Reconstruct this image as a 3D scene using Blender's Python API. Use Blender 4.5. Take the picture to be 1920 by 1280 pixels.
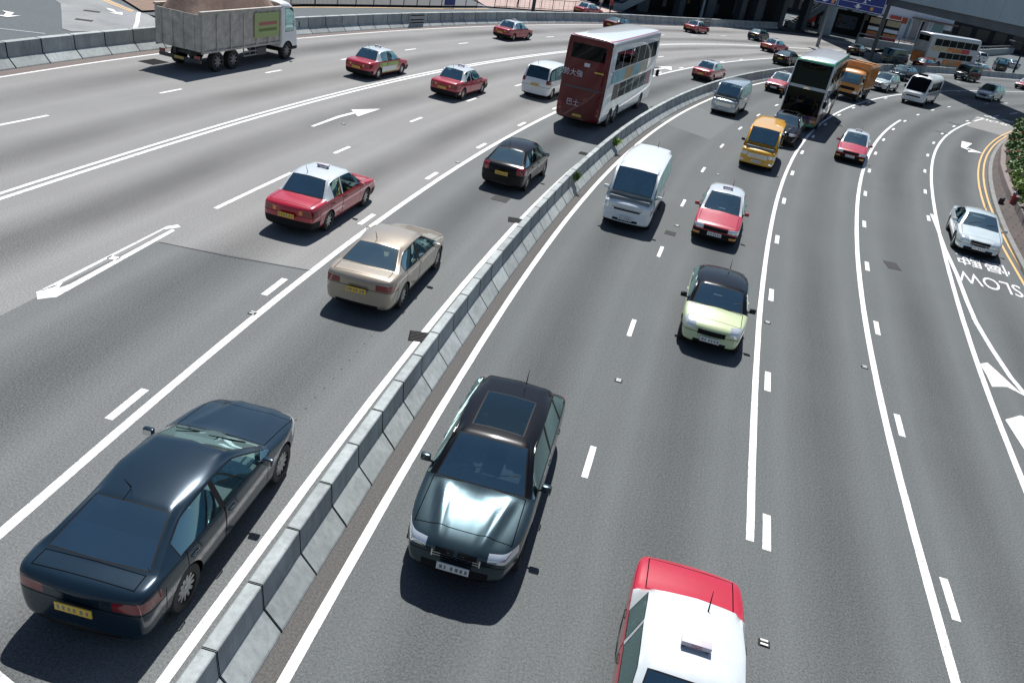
import bpy, bmesh, math, random
import numpy as np
from mathutils import Vector, Matrix, Quaternion
R = math.radians
random.seed(7)
sc = bpy.context.scene
for _o in list(bpy.data.objects): bpy.data.objects.remove(_o)

# ------------------------------------------------------------------ camera
# standing on a footbridge 9 m above the road, looking down 27.8 degrees with a tilted horizon
PITCH, ROLL, CAM_H, F_PX = 0.48508, 0.18214, 9.0, 1475.3
ct, st, cr, sr = math.cos(PITCH), math.sin(PITCH), math.cos(ROLL), math.sin(ROLL)
fw = Vector((0, ct, -st)); r0 = Vector((1, 0, 0)); v0 = Vector((0, -st, -ct))
ax = r0*cr - v0*sr; ay = -(r0*sr + v0*cr); az = -fw
cam_d = bpy.data.cameras.new('camera'); cam = bpy.data.objects.new('camera', cam_d)
sc.collection.objects.link(cam)
cam.matrix_world = Matrix(((ax.x, ay.x, az.x, 0), (ax.y, ay.y, az.y, 0), (ax.z, ay.z, az.z, CAM_H), (0, 0, 0, 1)))
cam_d.sensor_width = 36; cam_d.lens = F_PX/1920*36; cam_d.clip_end = 3000; cam_d.clip_start = 0.1
sc.camera = cam
# ------------------------------------------------------------------ light
SUN_EL, SUN_AZ = R(57), R(-2)      # azimuth measured from +Y towards +X: the sun stands ahead of the camera
w = bpy.data.worlds.new('World'); sc.world = w; w.use_nodes = True
nt = w.node_tree; nt.nodes.clear()
sky = nt.nodes.new('ShaderNodeTexSky'); sky.sky_type = 'NISHITA'; sky.sun_disc = False
sky.sun_elevation = SUN_EL; sky.sun_rotation = SUN_AZ; sky.air_density = 1.0; sky.dust_density = .6; sky.ozone_density = 2.0
bg = nt.nodes.new('ShaderNodeBackground'); bg.inputs[1].default_value = 0.058
wo = nt.nodes.new('ShaderNodeOutputWorld')
nt.links.new(sky.outputs[0], bg.inputs[0]); nt.links.new(bg.outputs[0], wo.inputs[0])
sd = bpy.data.lights.new('sun', 'SUN'); sd.energy = 4.6; sd.angle = R(0.5); sd.color = (1.0, 0.98, 0.955)
sun = bpy.data.objects.new('sun', sd); sc.collection.objects.link(sun)
sdir = Vector((math.sin(SUN_AZ)*math.cos(SUN_EL), math.cos(SUN_AZ)*math.cos(SUN_EL), math.sin(SUN_EL)))
sun.rotation_euler = (-sdir).to_track_quat('-Z', 'Y').to_euler(); sun.location = (0, 0, 60)
sc.view_settings.view_transform = 'Standard'; sc.view_settings.look = 'None'
sc.view_settings.exposure = 0.5; sc.view_settings.gamma = 1
try: sc.view_settings.use_curve_mapping = False
except Exception: pass
sc.cycles.max_bounces = 6; sc.cycles.transparent_max_bounces = 12
sc.cycles.use_denoising = True

# ------------------------------------------------------------------ helpers
COL = sc.collection
def tag(o, label=None, cat=None, group=None, kind=None):
    if label: o['label'] = label
    if cat: o['category'] = cat
    if group: o['group'] = group
    if kind: o['kind'] = kind
    return o
def empty(name, loc=(0,0,0), rz=0):
    o = bpy.data.objects.new(name, None); COL.objects.link(o)
    o.location = loc; o.rotation_euler = (0,0,rz); o.empty_display_size = .3
    return o
def link_bm(name, bm, mats, parent=None, smooth=False, angle=35):
    me = bpy.data.meshes.new(name); bm.to_mesh(me); bm.free()
    if not isinstance(mats, (list, tuple)): mats = [mats]
    for m in mats: me.materials.append(m)
    if smooth:
        for p in me.polygons: p.use_smooth = True
        me.set_sharp_from_angle(angle=R(angle))
    o = bpy.data.objects.new(name, me); COL.objects.link(o)
    if parent: o.parent = parent
    return o
def copy_tree(o, parent=None):
    c = o.copy(); COL.objects.link(c)
    if parent is not None: c.parent = parent
    for ch in o.children: copy_tree(ch, c)
    return c
def box(bm, x0, x1, y0, y1, z0, z1, mi=0, bev=0):
    vs = [bm.verts.new(p) for p in ((x0,y0,z0),(x1,y0,z0),(x1,y1,z0),(x0,y1,z0),(x0,y0,z1),(x1,y0,z1),(x1,y1,z1),(x0,y1,z1))]
    fs = [bm.faces.new([vs[i] for i in q]) for q in ((3,2,1,0),(4,5,6,7),(0,1,5,4),(1,2,6,5),(2,3,7,6),(3,0,4,7))]
    for f in fs: f.material_index = mi
    if bev:
        es = list({e for f in fs for e in f.edges})
        r = bmesh.ops.bevel(bm, geom=es, offset=bev, segments=2, affect='EDGES', profile=.6)
        for f in r['faces']: f.material_index = mi
    return vs
def tube(bm, pts, r, n=8, mi=0, caps=True):
    pts = [Vector(p) for p in pts]; rings = []
    rr = r if isinstance(r, (list, tuple)) else [r]*len(pts)
    for i, p in enumerate(pts):
        d = (pts[min(i+1, len(pts)-1)] - pts[max(i-1, 0)]).normalized()
        a = d.orthogonal().normalized() if abs(d.z) < .95 else Vector((1,0,0)).cross(d).normalized()
        if abs(d.z) < .95: a = Vector((0,0,1)).cross(d).normalized()
        b = d.cross(a)
        rings.append([bm.verts.new(p + (a*math.cos(2*math.pi*k/n) + b*math.sin(2*math.pi*k/n))*rr[i]) for k in range(n)])
    for i in range(len(rings)-1):
        for k in range(n):
            f = bm.faces.new((rings[i][k], rings[i][(k+1)%n], rings[i+1][(k+1)%n], rings[i+1][k])); f.material_index = mi
    if caps:
        for rg in (rings[0][::-1], rings[-1]):
            f = bm.faces.new(rg); f.material_index = mi
def lathe_y(bm, prof, cx, cz, n=24, mi=0, closed=False):
    # profile of (radius, y) turned round an axis parallel to Y through (cx, cz)
    rings = []
    for (r, y) in prof:
        if r < 1e-6: rings.append([bm.verts.new((cx, y, cz))])
        else: rings.append([bm.verts.new((cx + r*math.cos(2*math.pi*k/n), y, cz + r*math.sin(2*math.pi*k/n))) for k in range(n)])
    for i in range(len(rings)-1):
        a, b = rings[i], rings[i+1]
        for k in range(n):
            k2 = (k+1) % n
            if len(a) == 1 and len(b) == 1: continue
            if len(a) == 1: f = bm.faces.new((a[0], b[k2], b[k]))
            elif len(b) == 1: f = bm.faces.new((a[k], a[k2], b[0]))
            else: f = bm.faces.new((a[k], a[k2], b[k2], b[k]))
            f.material_index = mi
def poly(bm, pts, z=0, mi=0):
    vs = [bm.verts.new((p[0], p[1], z if len(p) < 3 else p[2])) for p in pts]
    f = bm.faces.new(vs); f.normal_update()
    if f.normal.z < 0: f.normal_flip()
    f.material_index = mi
    return f

# ------------------------------------------------------------------ materials
def mat(name, col, rough=.6, metal=0, coat=0, spec=.5, bump=None, noise=None, emit=None):
    m = bpy.data.materials.new(name); m.use_nodes = True
    n = m.node_tree.nodes; l = m.node_tree.links; b = n['Principled BSDF']
    b.inputs['Base Color'].default_value = (*col, 1); b.inputs['Roughness'].default_value = rough
    b.inputs['Metallic'].default_value = metal; b.inputs['Coat Weight'].default_value = coat
    b.inputs['Coat Roughness'].default_value = .04
    b.inputs['Specular IOR Level'].default_value = spec
    if noise:      # (scale, amount) colour variation in object space
        tc = n.new('ShaderNodeTexCoord'); nz = n.new('ShaderNodeTexNoise'); nz.inputs['Scale'].default_value = noise[0]
        nz.inputs['Detail'].default_value = 6; nz.inputs['Roughness'].default_value = .65
        l.new(tc.outputs['Object'], nz.inputs['Vector'])
        mr = n.new('ShaderNodeMapRange'); mr.inputs[1].default_value = .3; mr.inputs[2].default_value = .7
        mr.inputs[3].default_value = 1-noise[1]; mr.inputs[4].default_value = 1+noise[1]*.6
        l.new(nz.outputs[0], mr.inputs[0])
        hs = n.new('ShaderNodeMix'); hs.data_type = 'RGBA'; hs.blend_type = 'MULTIPLY'; hs.inputs[0].default_value = 1
        hs.inputs[6].default_value = (*col, 1)
        l.new(mr.outputs[0], hs.inputs[7]); l.new(hs.outputs[2], b.inputs['Base Color'])
    if bump:
        tc = n.new('ShaderNodeTexCoord'); nz = n.new('ShaderNodeTexNoise'); nz.inputs['Scale'].default_value = bump[0]
        nz.inputs['Detail'].default_value = 5
        l.new(tc.outputs['Object'], nz.inputs['Vector'])
        bp = n.new('ShaderNodeBump'); bp.inputs['Strength'].default_value = bump[1]; bp.inputs['Distance'].default_value = .02
        l.new(nz.outputs[0], bp.inputs['Height']); l.new(bp.outputs[0], b.inputs['Normal'])
    if emit:
        b.inputs['Emission Color'].default_value = (*emit[0], 1); b.inputs['Emission Strength'].default_value = emit[1]
    return m
def glass(name, tint, refl=.09, rough=.02, gc=(.55,.86,.92)):
    m = bpy.data.materials.new(name); m.use_nodes = True
    n = m.node_tree.nodes; l = m.node_tree.links; n.clear()
    out = n.new('ShaderNodeOutputMaterial'); mx = n.new('ShaderNodeMixShader')
    tr = n.new('ShaderNodeBsdfTransparent'); tr.inputs[0].default_value = (*tint, 1)
    gl = n.new('ShaderNodeBsdfGlossy'); gl.inputs['Color'].default_value = (*gc, 1); gl.inputs['Roughness'].default_value = rough
    lw = n.new('ShaderNodeFresnel'); lw.inputs[0].default_value = 1.5
    ad = n.new('ShaderNodeMath'); ad.operation = 'ADD'; ad.inputs[1].default_value = refl; ad.use_clamp = True
    l.new(lw.outputs[0], ad.inputs[0]); l.new(ad.outputs[0], mx.inputs[0])
    l.new(tr.outputs[0], mx.inputs[1]); l.new(gl.outputs[0], mx.inputs[2]); l.new(mx.outputs[0], out.inputs[0])
    return m
def paint(name, col, rough=.3, metal=.0, flake=0):
    lum = max(col); k = 1.0 if lum > .2 else (.2 if lum < .02 else .5)
    m = mat(name, col, rough, metal, coat=k, spec=.5 if lum > .2 else .2, noise=(9, .06))
    return m
def asphalt(name, col, band=.25, tracks=.06, speck=.55, warm=0, stain=.16):
    # UV.x runs 0..1 across a traffic lane, UV.y in metres along it: oil-dark middle, polished wheel paths
    m = bpy.data.materials.new(name); m.use_nodes = True
    n = m.node_tree.nodes; l = m.node_tree.links; b = n['Principled BSDF']
    b.inputs['Roughness'].default_value = .88; b.inputs['Specular IOR Level'].default_value = .18
    uv = n.new('ShaderNodeUVMap'); uv.uv_map = 'lane'
    geo = n.new('ShaderNodeNewGeometry'); sep = n.new('ShaderNodeSeparateXYZ'); l.new(uv.outputs[0], sep.inputs[0])
    def math_(op, a, bb=None, clamp=False):
        k = n.new('ShaderNodeMath'); k.operation = op; k.use_clamp = clamp
        for i, v in enumerate((a, bb)):
            if v is None: continue
            if isinstance(v, (int, float)): k.inputs[i].default_value = v
            else: l.new(v, k.inputs[i])
        return k.outputs[0]
    def noise(scale, detail=3, rough=.5, vec=None):
        k = n.new('ShaderNodeTexNoise'); k.inputs['Scale'].default_value = scale; k.inputs['Detail'].default_value = detail
        k.inputs['Roughness'].default_value = rough; l.new(vec or geo.outputs['Position'], k.inputs['Vector']); return k.outputs[0]
    def rng(v, a, c, d, e):
        k = n.new('ShaderNodeMapRange'); k.interpolation_type = 'SMOOTHSTEP'
        for i, t in enumerate((a, c, d, e)): k.inputs[i+1].default_value = t
        l.new(v, k.inputs[0]); return k.outputs[0]
    wob = math_('MULTIPLY', math_('SUBTRACT', noise(.07, 2), .5), .22)
    u = math_('ADD', sep.outputs[0], wob)
    dc = math_('ABSOLUTE', math_('SUBTRACT', u, .5))
    amt = rng(noise(.05, 3), .3, .65, .35, 1)
    dark = math_('MULTIPLY', math_('MULTIPLY', rng(dc, .02, .3, 1, 0), band), amt)
    trk = math_('MULTIPLY', rng(math_('ABSOLUTE', math_('SUBTRACT', dc, .3)), 0, .1, 1, 0), tracks)
    # long streaks along the lane
    mp = n.new('ShaderNodeMapping'); mp.inputs['Scale'].default_value = (9, .12, 1); l.new(uv.outputs[0], mp.inputs[0])
    streak = math_('MULTIPLY', math_('SUBTRACT', noise(1, 4, .6, mp.outputs[0]), .5), stain)
    big = math_('MULTIPLY', math_('SUBTRACT', noise(.35, 5, .6), .5), stain)
    fine = noise(26, 2, .7); fine2 = noise(70, 2, .6)
    gr = math_('MULTIPLY', math_('SUBTRACT', fine, .5), speck*2.4)
    gr2 = math_('MULTIPLY', math_('SUBTRACT', fine2, .5), speck*2.6)
    val = math_('ADD', math_('ADD', math_('ADD', math_('SUBTRACT', 1, dark), trk), math_('ADD', streak, big)), math_('ADD', gr, gr2))
    vo = n.new('ShaderNodeTexVoronoi'); vo.inputs['Scale'].default_value = 24; l.new(geo.outputs['Position'], vo.inputs['Vector'])
    sp = rng(vo.outputs['Distance'], .06, .18, 1.2, 0)
    rnd = n.new('ShaderNodeSeparateColor'); l.new(vo.outputs['Color'], rnd.inputs[0])
    sp = math_('MULTIPLY', sp, rng(rnd.outputs[0], .8, .92, 0, 1))
    val = math_('ADD', val, sp)
    mx = n.new('ShaderNodeMix'); mx.data_type = 'RGBA'; mx.blend_type = 'MULTIPLY'; mx.inputs[0].default_value = 1
    mx.inputs[6].default_value = (*col, 1); l.new(val, mx.inputs[7]); l.new(mx.outputs[2], b.inputs['Base Color'])
    bp = n.new('ShaderNodeBump'); bp.inputs['Strength'].default_value = .5; bp.inputs['Distance'].default_value = .012
    l.new(fine, bp.inputs['Height']); l.new(bp.outputs[0], b.inputs['Normal'])
    return m
def line_paint(name, col, wear=.5):
    m = bpy.data.materials.new(name); m.use_nodes = True
    n = m.node_tree.nodes; l = m.node_tree.links; b = n['Principled BSDF']; b.inputs['Roughness'].default_value = .6
    geo = n.new('ShaderNodeNewGeometry')
    a = n.new('ShaderNodeTexNoise'); a.inputs['Scale'].default_value = 7; a.inputs['Detail'].default_value = 8; a.inputs['Roughness'].default_value = .75
    l.new(geo.outputs['Position'], a.inputs['Vector'])
    r = n.new('ShaderNodeValToRGB'); r.color_ramp.elements[0].position = .36; r.color_ramp.elements[1].position = .50
    d = tuple(c*wear for c in col); r.color_ramp.elements[0].color = (*d, 1); r.color_ramp.elements[1].color = (*col, 1)
    l.new(a.outputs[0], r.inputs[0]); l.new(r.outputs[0], b.inputs['Base Color'])
    return m
def concrete(name, col, dirt=.35, scale=1.2):
    m = bpy.data.materials.new(name); m.use_nodes = True
    n = m.node_tree.nodes; l = m.node_tree.links; b = n['Principled BSDF']; b.inputs['Roughness'].default_value = .85
    geo = n.new('ShaderNodeNewGeometry')
    def nz(s, det, sc3=None):
        k = n.new('ShaderNodeTexNoise'); k.inputs['Scale'].default_value = s; k.inputs['Detail'].default_value = det; k.inputs['Roughness'].default_value = .65
        if sc3:
            mp = n.new('ShaderNodeMapping'); mp.inputs['Scale'].default_value = sc3; l.new(geo.outputs['Position'], mp.inputs[0]); l.new(mp.outputs[0], k.inputs['Vector'])
        else: l.new(geo.outputs['Position'], k.inputs['Vector'])
        return k.outputs[0]
    def mr(v, a, c, d, e):
        k = n.new('ShaderNodeMapRange')
        for i, t in enumerate((a, c, d, e)): k.inputs[i+1].default_value = t
        l.new(v, k.inputs[0]); return k.outputs[0]
    def mul(a, c):
        k = n.new('ShaderNodeMath'); k.operation = 'MULTIPLY'; l.new(a, k.inputs[0]); l.new(c, k.inputs[1]); return k.outputs[0]
    v = mul(mr(nz(scale, 7), .3, .7, 1-dirt, 1.1), mr(nz(3, 5, (3, 3, .35)), .35, .65, 1-dirt*.6, 1.05))
    v = mul(v, mr(nz(60, 2), .2, .8, .85, 1.1))
    v = mul(v, mr(nz(14, 3), .27, .34, .55, 1.0))
    oi = n.new('ShaderNodeObjectInfo'); v = mul(v, mr(oi.outputs['Random'], 0, 1, .86, 1.08))
    mx = n.new('ShaderNodeMix'); mx.data_type = 'RGBA'; mx.blend_type = 'MULTIPLY'; mx.inputs[0].default_value = 1
    mx.inputs[6].default_value = (*col, 1); l.new(v, mx.inputs[7]); l.new(mx.outputs[2], b.inputs['Base Color'])
    return m

M = dict(
 asph_new = asphalt('asphalt_blue_grey', (.116,.124,.124), band=.32, tracks=.05),
 asph_mid = asphalt('asphalt_grey', (.143,.150,.149), band=.48, tracks=.06),
 asph_old = asphalt('asphalt_worn_pale', (.226,.224,.218), band=.52, tracks=.05),
 asph_side = asphalt('asphalt_side', (.11,.125,.13), band=0, tracks=0),
 shoulder = asphalt('shoulder_dirt', (.10,.097,.092), band=0, tracks=0),
 shoulder2 = asphalt('shoulder_brown', (.16,.135,.125), band=0, tracks=0),
 apron = concrete('apron_concrete', (.30,.31,.31), .3, .4),
 white = line_paint('road_white', (.78,.78,.77), .42), yellow = line_paint('road_yellow', (.72,.42,.14), .6),
 barrier = concrete('barrier_concrete', (.40,.435,.43), .30, 1.2),
 barrier_top = concrete('barrier_capping', (.42,.45,.45), .2, 2),
 black = mat('black_trim', (.008,.008,.009), .6, spec=.2), gap = mat('shut_line', (.002,.002,.002), .9, spec=.05), rubber = mat('tyre_rubber', (.02,.02,.021), .75),
 rim = mat('alloy', (.42,.44,.45), .3, .85), chrome = mat('chrome', (.75,.77,.78), .12, 1),
 iron = mat('cast_iron', (.02,.02,.02), .85, 0, spec=.06, noise=(30,.4)), iron_bar = mat('grate_bar', (.07,.07,.07), .8, spec=.1), hole = mat('drain_hole', (.004,.004,.004), .95, spec=0),
 stud = mat('stud_white', (.7,.7,.66), .3), steel = mat('galvanised', (.22,.23,.24), .45, .5, noise=(5,.2)),
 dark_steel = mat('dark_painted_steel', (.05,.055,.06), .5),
 glass = glass('car_glass', (.72,.90,.90), .36, gc=(.66,.95,.96)), glass_dark = glass('privacy_glass', (.10,.14,.15), .07),
 bus_glass = glass('bus_glass', (.03,.036,.04), .0, gc=(.30,.34,.36)),
 lamp = mat('lamp_lens', (.75,.8,.82), .08, .55, coat=1), lamp_red = mat('lamp_red', (.20,.004,.008), .12, coat=1),
 lamp_amber = mat('lamp_amber', (.8,.3,.03), .15, coat=1),
 plate_w = mat('plate_white', (.75,.75,.72), .4), plate_y = mat('plate_yellow', (.75,.48,.05), .4),
 cabin = mat('cabin_lining', (.20,.22,.225), .9), seat = mat('seat_cloth', (.26,.27,.28), .9), seat_tan = mat('seat_tan', (.28,.22,.15), .9),
 red = paint('paint_taxi_red', (.44,.008,.028)), silver_roof = paint('paint_taxi_silver', (.58,.62,.63), .28),
 navy = paint('paint_navy', (.012,.028,.045), .22, .25), charcoal = paint('paint_charcoal', (.035,.06,.072), .2, .55),
 beige = paint('paint_champagne', (.36,.305,.235), .3, .35), blackp = paint('paint_black', (.006,.006,.007), .2),
 lime = paint('paint_lime', (.58,.66,.38), .3), whitep = paint('paint_white', (.78,.80,.80), .3),
 silver = paint('paint_silver', (.42,.47,.49), .28, .4), vsilver = paint('paint_pearl', (.60,.68,.69), .28, .15),
 yellowp = paint('paint_amber', (.84,.42,.02), .32), grey_green = paint('paint_grey_green', (.10,.13,.13), .3, .2),
 dgreen = paint('paint_dark_green', (.01,.03,.03), .25), orange = paint('paint_orange', (.62,.24,.03), .4),
 maroon = paint('paint_maroon', (.10,.003,.006), .4), busgrey = paint('paint_bus_grey', (.38,.42,.45), .35),
 buswhite = paint('paint_bus_white', (.80,.84,.85), .4), green = paint('paint_green', (.02,.26,.10), .35),
 brownp = paint('paint_brown', (.20,.11,.09), .5), limeside = paint('paint_leaf_green', (.32,.48,.08), .35),
 blue = mat('sign_blue', (.012,.03,.21), .4),
)
# ------------------------------------------------------------------ vehicle builder
# local frame: +X is the front of the vehicle, +Y its left side, Z up, origin on the ground under the middle
DUMMY = [bpy.data.materials.new('zone_slot') for _ in range(24)]
def ring_cabin(w, zb, belt, wt, zt, crown=.03, tuck=.0):
    return [(0, zb), (w*.86, zb), (w*.955, zb+.10), (w, zb+.5*(belt-zb)), (w*.985-tuck, belt-.06), (w*.955-tuck, belt+.01),
            (wt, zt-.07), (wt-.09, zt-.012), (0, zt+crown)]
def ring_hood(w, zb, belt, crown=.03, edge=.03):
    return [(0, zb), (w*.86, zb), (w*.955, zb+.10), (w, zb+.5*(belt-zb)), (w*.985, belt-.06), (w*.955, belt+.005),
            (w*.89, belt+edge), (w*.80, belt+edge*1.25), (0, belt+edge*1.25+crown)]
class Shell:
    def __init__(s, stations, cls, sub=2, creases=None, wells=(), well_in=.27, sharp_caps=0, vc=.75):
        # stations: (x, half ring, bulge); cls(i, j) gives the zone of the cage face between station i,i+1 and ring j,j+1
        s.zones = [('body', 'paint')]; s.vc = vc
        bm = bmesh.new(); cl = bm.edges.layers.float.new('crease_edge'); rings = []
        for (x, rg, bulge) in stations:
            W = max(p[0] for p in rg); full = []
            m = len(rg)-1
            def px(y): return x + bulge*(1-min(1, abs(y)/W)**2)
            for (y, z) in rg: full.append(bm.verts.new((px(y), -y, z)))
            for (y, z) in rg[m-1:0:-1]: full.append(bm.verts.new((px(y), y, z)))
            rings.append(full)
        N = len(rings[0]); m = N//2
        def jj(k): return k if k < m else N-1-k
        for i in range(len(rings)-1):
            for k in range(N):
                f = bm.faces.new((rings[i][k], rings[i][(k+1)%N], rings[i+1][(k+1)%N], rings[i+1][k]))
                f.material_index = s.zid(cls(i, jj(k)))
        for rg, flip in ((rings[0], False), (rings[-1], True)):
            for j in range(m):
                a, b = rg[j], rg[j+1]; c, d = rg[(N-j-1)%N], rg[(N-j)%N]
                vs = [a, b, c, d]; vs2 = []
                for v in vs:
                    if v not in vs2: vs2.append(v)
                if len(vs2) > 2: bm.faces.new(vs2)
        bmesh.ops.recalc_face_normals(bm, faces=bm.faces)
        if creases:
            for e in bm.edges:
                a, b = e.link_faces[0].material_index, e.link_faces[-1].material_index
                if a != b: e[cl] = creases
        if sharp_caps:
            for rg in (rings[0], rings[-1]):
                for k in range(N):
                    e = bm.edges.get((rg[k], rg[(k+1)%N]))
                    if e: e[cl] = sharp_caps
        s.rings_crease(bm, rings, cl)
        me = bpy.data.meshes.new('cage'); bm.to_mesh(me); bm.free()
        for d in DUMMY: me.materials.append(d)
        ob = bpy.data.objects.new('cage', me); COL.objects.link(ob)
        md = ob.modifiers.new('s', 'SUBSURF'); md.levels = sub; md.render_levels = sub
        tmp = []
        if wells:
            cb = bmesh.new()
            wz = s.zid(('body', 'well'))
            for (x, z, r, w) in wells:
                for sg in (-1, 1):
                    lathe_y(cb, [(0, sg*(w-well_in)), (r, sg*(w-well_in)), (r, sg*(w+.25)), (0, sg*(w+.25))], x, z, 28, wz)
            bmesh.ops.recalc_face_normals(cb, faces=cb.faces)
            cm = bpy.data.meshes.new('cut'); cb.to_mesh(cm); cb.free()
            for d in DUMMY: cm.materials.append(d)
            co = bpy.data.objects.new('cut', cm); COL.objects.link(co); tmp.append(co)
            bo = ob.modifiers.new('b', 'BOOLEAN'); bo.operation = 'DIFFERENCE'; bo.solver = 'EXACT'; bo.object = co
        dg = bpy.context.evaluated_depsgraph_get(); dg.update()
        me2 = bpy.data.meshes.new_from_object(ob.evaluated_get(dg), depsgraph=dg)
        s.bm = bmesh.new(); s.bm.from_mesh(me2)
        for o in [ob]+tmp:
            d = o.data; bpy.data.objects.remove(o); bpy.data.meshes.remove(d)
        bpy.data.meshes.remove(me2)
    def rings_crease(s, bm, rings, cl):
        cv = bm.verts.layers.float.new('crease_vert')
        for v in bm.verts:
            if len({f.material_index for f in v.link_faces}) > 1: v[cv] = s.vc
    def zid(s, key):
        if key is None: key = ('body', 'paint')
        if isinstance(key, str): key = (key, key)
        if key not in s.zones: s.zones.append(key)
        return s.zones.index(key)
    def cut(s, bx, key, sides=(1,), only=None, nrm=None, sym=False):
        bm = s.bm; zi = s.zid(key)
        if sym: sides = (1, -1)
        onl = None if only is None else [s.zid(k) for k in only]
        for sg in sides:
            x0, x1, y0, y1, z0, z1 = bx
            if sg < 0: y0, y1 = -y1, -y0
            lim = ((x0, x1), (y0, y1), (z0, z1))
            def near(f):
                for a in range(3):
                    lo, hi = lim[a]
                    c = [v.co[a] for v in f.verts]
                    if max(c) < lo-1e-6 or min(c) > hi+1e-6: return False
                if onl is not None and f.material_index not in onl: return False
                if nrm and not s.nok(f, nrm, sg): return False
                return True
            for a in range(3):
                for val in lim[a]:
                    if abs(val) > 50: continue
                    fs = [f for f in bm.faces if near(f)]
                    if not fs: continue
                    g = set(fs)
                    for f in fs: g.update(f.edges); g.update(f.verts)
                    no = Vector((0,0,0)); no[a] = 1; co = Vector((0,0,0)); co[a] = val
                    bmesh.ops.bisect_plane(bm, geom=list(g), plane_co=co, plane_no=no, dist=1e-5)
            for f in bm.faces:
                if onl is not None and f.material_index not in onl: continue
                c = f.calc_center_median()
                if x0 <= c.x <= x1 and y0 <= c.y <= y1 and z0 <= c.z <= z1 and (not nrm or s.nok(f, nrm, sg)):
                    f.material_index = zi
    def nok(s, f, nrm, sg):
        a, v, th = nrm
        n = f.normal
        return n['xyz'.index(a)]*(v*(sg if a == 'y' else 1)) > th
    def finish(s, root, mats, inset=.022, names=None, glass_zones=('glass',)):
        bm = s.bm; bm.faces.ensure_lookup_table()
        trim = s.zid(('body', 'black'))
        # components
        def comps(zi):
            left = {f for f in bm.faces if f.material_index == zi}; out = []
            while left:
                st_ = [left.pop()]; c = list(st_)
                while st_:
                    f = st_.pop()
                    for e in f.edges:
                        for g in e.link_faces:
                            if g in left: left.remove(g); st_.append(g); c.append(g)
                out.append(c)
            return out
        jobs = []
        for zi, key in enumerate(list(s.zones)):
            if key[0] == 'body': continue
            cs = comps(zi)
            for c in cs:
                area = sum(f.calc_area() for f in c)
                if area < .0008:
                    for f in c: f.material_index = trim
                    continue
                name = key[0]
                nn = Vector((0,0,0))
                for f in c: nn += f.normal*f.calc_area()
                nn.normalize()
                if name in glass_zones:
                    if inset:
                        try:
                            r = bmesh.ops.inset_region(bm, faces=c, thickness=inset, use_boundary=True, use_even_offset=False)
                            for f in r['faces']: f.material_index = trim
                        except Exception: pass
                    name = 'side_window' if abs(nn.y) > .7 else ('windscreen' if nn.x > .15 else ('rear_window' if nn.x < -.15 else 'sunroof'))
                jobs.append((name, key, [f for f in c if f.is_valid]))
        objs = []
        for name, key, fs in jobs:
            nb = bmesh.new(); vm = {}
            for f in fs:
                vs = []
                for v in f.verts:
                    if v not in vm: vm[v] = nb.verts.new(v.co)
                    vs.append(vm[v])
                try: nb.faces.new(vs)
                except ValueError: pass
            objs.append((name, nb, mats[key[1]]))
        bmesh.ops.delete(bm, geom=list({f for _, _, fs in jobs for f in fs}), context='FACES')
        used = []; remap = {}
        for f in bm.faces:
            mk = s.zones[f.material_index][1]
            if mk not in used: used.append(mk)
            f.material_index = used.index(mk)
        link_bm('body', bm, [mats[u] for u in used], root, True, 32)
        for name, nb, m_ in objs: link_bm(name, nb, m_, root, True, 32)

def wheels(root, axles, track, r, wd=.21, spokes=5, rim=None, r_rim=None, dual=False):
    rr = r_rim or r*.64
    for x in axles:
        for sg in (-1, 1):
            bm = bmesh.new(); y1 = sg*track; y0 = sg*(track-wd)
            lathe_y(bm, [(rr*.98, y0), (r*.93, y0), (r, y0+sg*.03), (r, y1-sg*.03), (r*.95, y1-sg*.005), (rr*1.02, y1), (rr*.98, y1-sg*.03)], x, r, 28)
            bmesh.ops.recalc_face_normals(bm, faces=bm.faces)
            wh = link_bm('wheel', bm, M['rubber'], root, True, 40)
            bm = bmesh.new()
            lathe_y(bm, [(rr, y1-sg*.015), (rr*.93, y1-sg*.02), (rr*.88, y1-sg*.07), (0, y1-sg*.075)], x, r, 28, 1)
            for k in range(spokes):
                a = 2*math.pi*k/spokes + .3; c, s_ = math.cos(a), math.sin(a)
                q = []
                for (d, hw, yo) in ((rr*.12, rr*.16, .03), (rr*.92, rr*.10, .02)):
                    for h in (-hw, hw): q.append(Vector((x+c*d-s_*h, y1-sg*yo, r+s_*d+c*h)))
                vs = [bm.verts.new(p) for p in (q[0], q[1], q[3], q[2])]; vi = [bm.verts.new(p-Vector((0, sg*.03, 0))) for p in (q[0], q[1], q[3], q[2])]
                bm.faces.new(vs); 
                for i in range(4): bm.faces.new((vs[i], vs[(i+1)%4], vi[(i+1)%4], vi[i]))
            lathe_y(bm, [(rr*.2, y1-sg*.06), (rr*.2, y1-sg*.02), (0, y1-sg*.015)], x, r, 12)
            bmesh.ops.recalc_face_normals(bm, faces=bm.faces)
            link_bm('rim', bm, [rim or M['rim'], M['black']], wh, True, 30)
def mirror_pair(root, x, y, z, m_, sx=.09, sy=.2, sz=.13):
    for sg in (-1, 1):
        bm = bmesh.new()
        box(bm, x-sx/2, x+sx/2, y*sg if sg > 0 else -y-sy, y+sy if sg > 0 else -y, z, z+sz, 0, .03)
        tube(bm, [(x+.02, sg*(y-.10), z-.0), (x, sg*(y+.06), z+.03)], .022, 6, 1)
        box(bm, x-sx/2-.004, x-sx/2+.002, (y+.02)*sg if sg > 0 else -y-sy+.02, y+sy-.02 if sg > 0 else -y-.02, z+.02, z+sz-.02, 2)
        link_bm('wing_mirror', bm, [m_, M['black'], M['chrome']], root, True, 40)
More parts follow.
